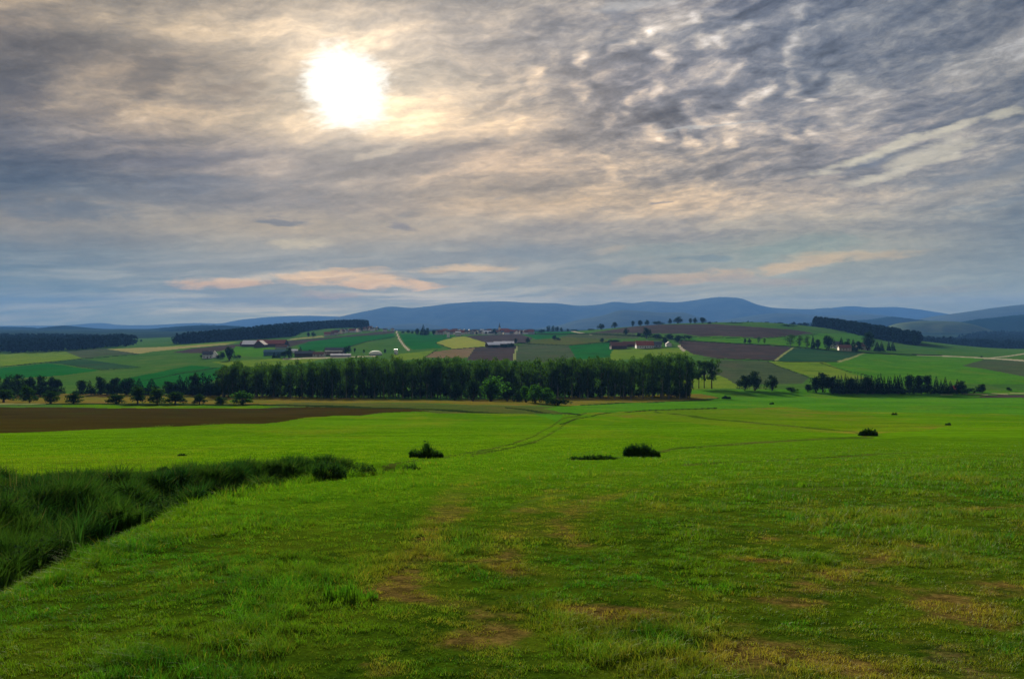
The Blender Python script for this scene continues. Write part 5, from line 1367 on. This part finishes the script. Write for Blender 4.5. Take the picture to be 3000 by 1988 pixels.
def sample_band(ya, yb, dens, beyond=False):
    """uniform points over the visible fan (with a margin) between two distances"""
    half = 0.72*yb + 4.5
    n = int(dens * 2*half*(yb-ya))
    X = rng.uniform(-half, half, n); Y = rng.uniform(ya, yb, n)
    k = np.abs(X) < 0.72*Y + 4.5
    X, Y = X[k], Y[k]
    nlY = np.interp(1500 + F*X/np.maximum(Y, 2), [p[0] for p in NEARLINE], [p[1] for p in NEARLINE])
    rowp = xz_to_row(Y, ground_z(X, Y, False))
    k = ((rowp > nlY - 20) != beyond) & ~in_poly(X + (fbm(X/0.7, Y/0.7, 66, 4) - 0.5)*1.5 + 0.12, Y, TALL)
    return X[k], Y[k]
GX_, GY_, GH_, GW_, GD_, GT_ = [], [], [], [], [], []
for ya, yb, dens, wmul in [(3.4, 7, 5600, 0.8), (7, 11, 3600, 1.0), (11, 17, 1400, 1.5), (17, 26, 520, 2.4), (26, 42, 170, 3.8), (42, 66, 55, 5.6)]:
    X, Y = sample_band(ya, yb, dens)
    cl = fbm(X/0.16, Y/0.16, 51, 3)                # tufts
    cb = fbm(X/1.1, Y/1.5, 52, 4, 0.55)            # patches of taller growth
    dry = dryness(X, Y)
    bare = bareness(X, Y)
    pxx = 1500 + F*X/Y; rww = xz_to_row(Y, ground_z(X, Y, False)); trk = np.zeros(len(X), bool)
    for l in LINES:
        if l[0] == 'wheel_track': trk |= near_line(pxx, rww + (fbm(X/0.8, Y/0.8, 95, 3) - 0.5)*10, l[2], l[3], l[4])
    bare = np.maximum(bare, trk*1.0)
    keep = rng.uniform(0, 1, len(X)) < (0.12 + 1.2*sstep(0.38, 0.62, cl)) * (1 - 0.1*dry) * (1 - 0.8*bare)
    X, Y, cl, cb, dry = X[keep], Y[keep], cl[keep], cb[keep], dry[keep]
    hh = (0.022 + 0.085*sstep(0.42, 0.68, cb)**1.5 + 0.028*sstep(0.4, 0.7, cl)) * rng.uniform(0.6, 1.25, len(X)) * (1 - 0.55*dry)
    hh = hh * (1 + 1.6*np.exp(-((seg_dist(X, Y, DITCH) - 1.0)/0.6)**2)*(Y < 29))
    hh = np.where(Y > 17, hh*1.15, hh) * (1 - 0.7*sstep(24, 64, Y))
    kf = rng.random(len(X)) > sstep(44, 66, Y + 14*(fbm(X/6, Y/9, 93, 3) - 0.5)); X, Y, hh, dry, cl = X[kf], Y[kf], hh[kf], dry[kf], cl[kf]
    ck = fbm(X/0.30, Y/0.34, 57, 4, 0.65)
    GT_.append(np.clip(sstep(0.34, 0.68, ck)*0.75 + rng.uniform(0, 0.45, len(X)) - 0.1, 0, 1))
    GX_.append(X); GY_.append(Y); GH_.append(hh); GW_.append(0.0042*wmul*rng.uniform(0.7, 1.3, len(X))); GD_.append(dry)
X = np.concatenate(GX_); Y = np.concatenate(GY_); hh = np.concatenate(GH_); ww = np.concatenate(GW_); dry = np.concatenate(GD_)
print('near blades', len(X))
dd = np.clip(dry*1.0*(1 - 0.7*farness(X, Y)) + rng.normal(0, 0.15, len(X)) + (rng.random(len(X)) < 0.05)*0.7, 0, 1)
grass_obj('grass', 'short green meadow grass with straw-coloured worn patches', X, Y, hh, ww, 1.25, GM, dd, rng, tint=np.concatenate(GT_), far=farness(X, Y))

# brighter, shorter grass of the meadow further out
BROWN = [f for f in FIELDS if f[0] == 'brown_field'][0][2]
XB, YB, HB, WB = [], [], [], []
for ya, yb, dens, wmul in [(18, 30, 230, 2.6), (30, 48, 110, 4.0), (48, 75, 42, 6.0), (75, 120, 15, 9.0)]:
    X, Y = sample_band(ya, yb, dens, True)
    zt = ground_z(X, Y, False); rw = xz_to_row(Y, zt) + (fbm(X/(0.02*Y+1), Y/(0.06*Y+2), 3, 3) - 0.5)*26; px = 1500 + F*X/Y
    k = ~in_poly(px, rw, BROWN)
    for l in LINES:
        if l[0] == 'wheel_track': k &= ~(near_line(px, rw, l[2], l[3], l[4]) & (rng.random(len(X)) < 0.85))
    X, Y = X[k], Y[k]
    cl = fbm(X/0.5, Y/0.8, 54, 4, 0.6); k = rng.uniform(0, 1, len(X)) < 0.2 + 1.2*sstep(0.4, 0.65, cl); X, Y, cl = X[k], Y[k], cl[k]
    XB.append(X); YB.append(Y); HB.append((1 - 0.6*sstep(30, 75, Y))*(0.04 + 0.07*sstep(0.45, 0.7, cl))*rng.uniform(0.6, 1.3, len(X))); WB.append(0.0042*wmul*rng.uniform(0.7, 1.3, len(X)))
X = np.concatenate(XB); Y = np.concatenate(YB); print('far blades', len(X))
GM2 = blade_mat('bright_meadow_blades', ((0.034,0.105,0.003), (0.075,0.180,0.006), (0.095,0.170,0.006), (0.16,0.15,0.02), (0.24,0.20,0.04)), 0.38)
grass_obj('grass', 'brighter yellow-green meadow grass lying beyond the dark near slope', X, Y, np.concatenate(HB), np.concatenate(WB), 1.1, GM2, np.clip(rng.normal(0.05, 0.12, len(X)), 0, 1), rng)

# tall growth on the ditch bank at the left
n = 800000
X = rng.uniform(-22, -2.8, n); Y = rng.uniform(3.2, 29, n)
wj = (fbm(X/0.7, Y/0.7, 66, 4) - 0.5)
k = in_poly(X + wj*1.5, Y, TALL) & (X > -0.72*Y - 4); X, Y = X[k], Y[k]
dfr = seg_dist(X, Y, DITCH + np.array([0.1, 0]))
edge = np.exp(-((dfr - 0.9)/1.0)**2)
pat = fbm(X/1.3, Y/1.3, 61, 4); pat2 = fbm(X/0.35, Y/0.35, 62, 3)
back = sstep(0.52, 0.66, fbm(X/2.4, Y/1.6, 63, 3))
hh = (0.24 + 0.46*edge*(0.55 + 0.45*sstep(0.32, 0.6, pat)) + 0.22*back*sstep(0.35, 0.6, pat)) * (0.55 + 0.85*sstep(0.2, 0.8, pat2)) * (1 - 0.30*sstep(20, 29, Y))
keep = rng.uniform(0, 1, len(X)) < np.clip((0.25 + 0.9*edge + 0.4*back) * (0.35 + 1.3*sstep(0.35, 0.65, pat2)) * np.clip(9/Y, 0.25, 1.0), 0, 1)
X, Y, hh, edge = X[keep], Y[keep], hh[keep], edge[keep]
print('tall blades', len(X))
ww = 0.013*np.clip(Y/9, 1, 3.2)*rng.uniform(0.6, 1.4, len(X))
dd = np.clip(rng.normal(0.04, 0.10, len(X)) + (rng.random(len(X)) < 0.03)*0.6, 0, 1)
o = grass_obj('tall_grass', 'tall dark grass growing thick along the ditch on the left', X, Y, hh, ww, 0.85, TM, dd, rng, curl=1.0)
# seed stalks standing above it
n = 2600
X = rng.uniform(-16, -3, n); Y = rng.uniform(6, 28.5, n); k = in_poly(X, Y, TALL); X, Y = X[k], Y[k]
o = grass_obj('grass_stalks', 'thin seed stalks rising above the tall ditch grass', X, Y, rng.uniform(0.45, 0.9, len(X))*(1 - 0.45*sstep(17, 28, Y)), 0.005*np.clip(Y/9, 1, 2.4), 0.16, TM, np.clip(rng.normal(0.45, 0.2, len(X)), 0, 1), rng)
# broad-leaved weeds mixed in
n = 170000
X = rng.uniform(-18, -3, n); Y = rng.uniform(4, 28.5, n); k = in_poly(X, Y, TALL); X, Y = X[k], Y[k]
w_ = fbm(X/0.9, Y/0.9, 71, 3); k = w_ > 0.47; X, Y, w_ = X[k], Y[k], w_[k]
e_ = np.exp(-((seed_d := seg_dist(X, Y, DITCH) ) - 0.9)**2)
Z = ground_z(X, Y) + rng.uniform(0.08, 1.0, len(X))**0.7 * (0.30 + 0.36*e_) * sstep(0.45, 0.60, w_) * (1 - 0.5*sstep(17, 28, Y))
C = np.stack([X, Y, Z], 1); N = rng.normal(size=(len(X), 3))*0.6 + np.array([0, -0.2, 0.8]); N /= np.linalg.norm(N, axis=1)[:, None]
Vv, Fq = cards(C, N, 0.062, rng, 0.5)
me = np_mesh('weeds', Vv, [Fq], WM, False, {'dry': np.repeat(np.clip(rng.normal(0.0, 0.08, len(X)), 0, 1), 4), 'tint': np.repeat(rng.uniform(0, 1, len(X)), 4)})
tag(link('weeds', me), 'broad-leaved weeds growing through the tall ditch grass', 'weeds', kind='stuff')
# dead straw lying on the ditch edge
n = 5200
t = rng.uniform(0, 1, n); k = np.interp(t, np.linspace(0, 1, len(DITCH)-1), np.arange(1, len(DITCH)))
X = np.interp(k, range(len(DITCH)), DITCH[:, 0]) + rng.normal(0.55, 0.22, n); Y = np.interp(k, range(len(DITCH)), DITCH[:, 1]) + rng.normal(0, 0.3, n)
kp = fbm(X/1.2, Y/1.2, 81, 3) > 0.5; X, Y = X[kp], Y[kp]
SM = blade_mat('dead_straw', ((0.05,0.035,0.025), (0.09,0.065,0.05), (0.06,0.045,0.035), (0.06,0.045,0.035), (0.11,0.08,0.065)), 0.1)
grass_obj('dead_straw', 'pale dead straw lying along the ditch edge', X, Y, rng.uniform(0.05, 0.14, len(X)), np.full(len(X), 0.010), 3.0, SM, rng.uniform(0, 1, len(X)), rng)

# tussocks and little bushes out in the meadow
def tussock(x, row, wpx, hpx, label, name='grass_tussock', seed=0, n=900, leafy=0.35, mat=None):
    r2 = np.random.default_rng(seed)
    Y0 = 1.7 / ((row-945)/F - 0.11) if row > 1275 else None
    if Y0 is None or Y0 > 58 or Y0 < 0: X0, Y0, _ = at(x, row, 20)
    else: X0 = (x-1500)/F*Y0
    Z0 = float(ground_z(X0, Y0))
    W = wpx/F*Y0; H = hpx/F*Y0
    o = empty(name, (X0, Y0, Z0)); tag(o, label, 'bush' if name == 'shrub' else 'tussock', 'dark tussocks and bushes out in the meadow')
    a = r2.uniform(0, 6.28, n); rr_ = np.sqrt(r2.uniform(0, 1, n))
    ux = np.cos(a)*rr_; uy = np.sin(a)*rr_
    X = ux*W/2; Y = uy*min(W, 1.4)/2
    lump = 0.25 + 1.25*sstep(0.25, 0.8, fbm((X+X0)/(0.14*W+.05), (Y+Y0)/0.3, seed, 4, 0.6))
    hh = H*np.clip(1-rr_**2*0.55, 0.05, 1)*lump*r2.uniform(0.45, 1.35, n)
    P0 = np.stack([X, Y, ground_z(X+X0, Y+Y0)-Z0-0.01], 1)
    b = r2.uniform(0, 6.28, n); u = np.stack([np.cos(b), np.sin(b), 0*b], 1)
    l = np.stack([np.cos(b+1.3), np.sin(b+1.3), 0*b], 1)*r2.uniform(0.05, 0.5, n)[:, None]
    wd = 0.006*Y0/12*r2.uniform(0.8, 1.6, n)[:, None]; h3 = hh[:, None]; up = np.array([0, 0, 1.0])
    Vv = np.stack([P0-u*wd, P0+u*wd, P0+up*h3*.6+l*h3*.3+u*wd*.7, P0+up*h3*.6+l*h3*.3-u*wd*.7, P0+up*h3+l*h3], 1).reshape(-1, 3)
    i = np.arange(n)[:, None]*5
    at_ = {'dry': np.repeat(np.clip(r2.normal(0.02, .06, n), 0, 1), 5), 'tint': np.repeat(r2.uniform(0, 0.7, n), 5)}
    link('blades', np_mesh('blades', Vv, [np.concatenate([i, i+1, i+2, i+3], 1), np.concatenate([i+3, i+2, i+4], 1)], mat or TM, True, {**at_, 'far': np.zeros(5*n)}), o)
    m_ = int(n*leafy)
    if m_:
        k = r2.integers(0, n, m_); C = P0[k] + up*(h3[k]*r2.uniform(0.15, 0.9, (m_, 1))) + l[k]*h3[k]*0.6
        N = r2.normal(size=(m_, 3)); N /= np.linalg.norm(N, axis=1)[:, None]
        v2, f2 = cards(C, N, 0.035*Y0/12+0.03, r2, 0.6)
        link('leaves', np_mesh('leaves', v2, [f2], WM, False, {'dry': np.zeros(len(v2)), 'tint': np.repeat(r2.uniform(0, .6, m_), 4)}), o)
    return o
tussock(1248, 1338, 100, 28, 'broad dark tussock in the bright grass above the ditch end', seed=1, n=2200)
tussock(1880, 1336, 104, 30, 'dark spiky bush in the middle of the meadow', 'shrub', 2, 2200, 0.8)
tussock(1735, 1346, 150, 11, 'flat dark grass strip left of the spiky bush', seed=4, n=1500)
tussock(2546, 1276, 50, 17, 'little round dark bush far right in the meadow', 'shrub', 5, 900, 1.0)
tussock(1050, 1392, 100, 26, 'dark leafy bush at the end of the ditch', 'shrub', 6, 2600, 0.9)
tussock(955, 1404, 110, 40, 'leafy bush where the tall ditch grass ends', 'shrub', 8, 2600, 0.7)
tussock(1190, 1376, 90, 16, 'low dark grass tongue right of the ditch end bushes', seed=9, n=1200)
tussock(470, 1400, 44, 34, 'rounded dark tussock standing out of the back edge of the tall grass', seed=10, n=1500)
tussock(1020, 1760, 170, 52, 'tall wispy grass tuft in the short meadow grass', seed=11, n=520, leafy=0.0, mat=GM)
tussock(2780, 1245, 13, 6, 'tiny dark clump near the right side of the meadow', seed=12, n=200)
tussock(530, 1335, 26, 6, 'tiny dark clump in the bright grass on the left', seed=13, n=200)
tussock(2622, 1215, 14, 7, 'tiny tuft in the bright field on the right', seed=14, n=200)
tussock(2262, 1184, 12, 5, 'tiny clump far out in the bright field', seed=15, n=150)
tussock(2128, 1168, 26, 7, 'small dark clump at the tip of the ochre stubble', seed=16, n=300)
# ------------------------------------------------------------------ the air
def haze():
    x0, x1, y0, y1, z0, z1 = -16000.0, 16000.0, -75.0, 17800.0, -420.0, 500.0
    Vv = [(x, y, z) for z in (z0, z1) for y in (y0, y1) for x in (x0, x1)]
    Fq = np.array([(0,2,3,1),(4,5,7,6),(0,1,5,4),(2,6,7,3),(0,4,6,2),(1,3,7,5)])
    m, q = new_mat('haze_air')
    pv = q.n('ShaderNodeVolumePrincipled')
    pv.inputs['Color'].default_value = (*HAZE_COL, 1); pv.inputs['Density'].default_value = HAZE_DEN
    pv.inputs['Anisotropy'].default_value = 0.0
    o = q.n('ShaderNodeOutputMaterial'); q.nt.links.new(pv.outputs[0], o.inputs['Volume'])
    ob = link('haze', np_mesh('haze', Vv, [Fq], m)); ob['kind'] = 'stuff'
    m.cycles.homogeneous_volume = True if hasattr(m.cycles, 'homogeneous_volume') else None
HAZE_COL = (0.076, 0.203, 0.485); HAZE_DEN = 7.0e-5
haze()
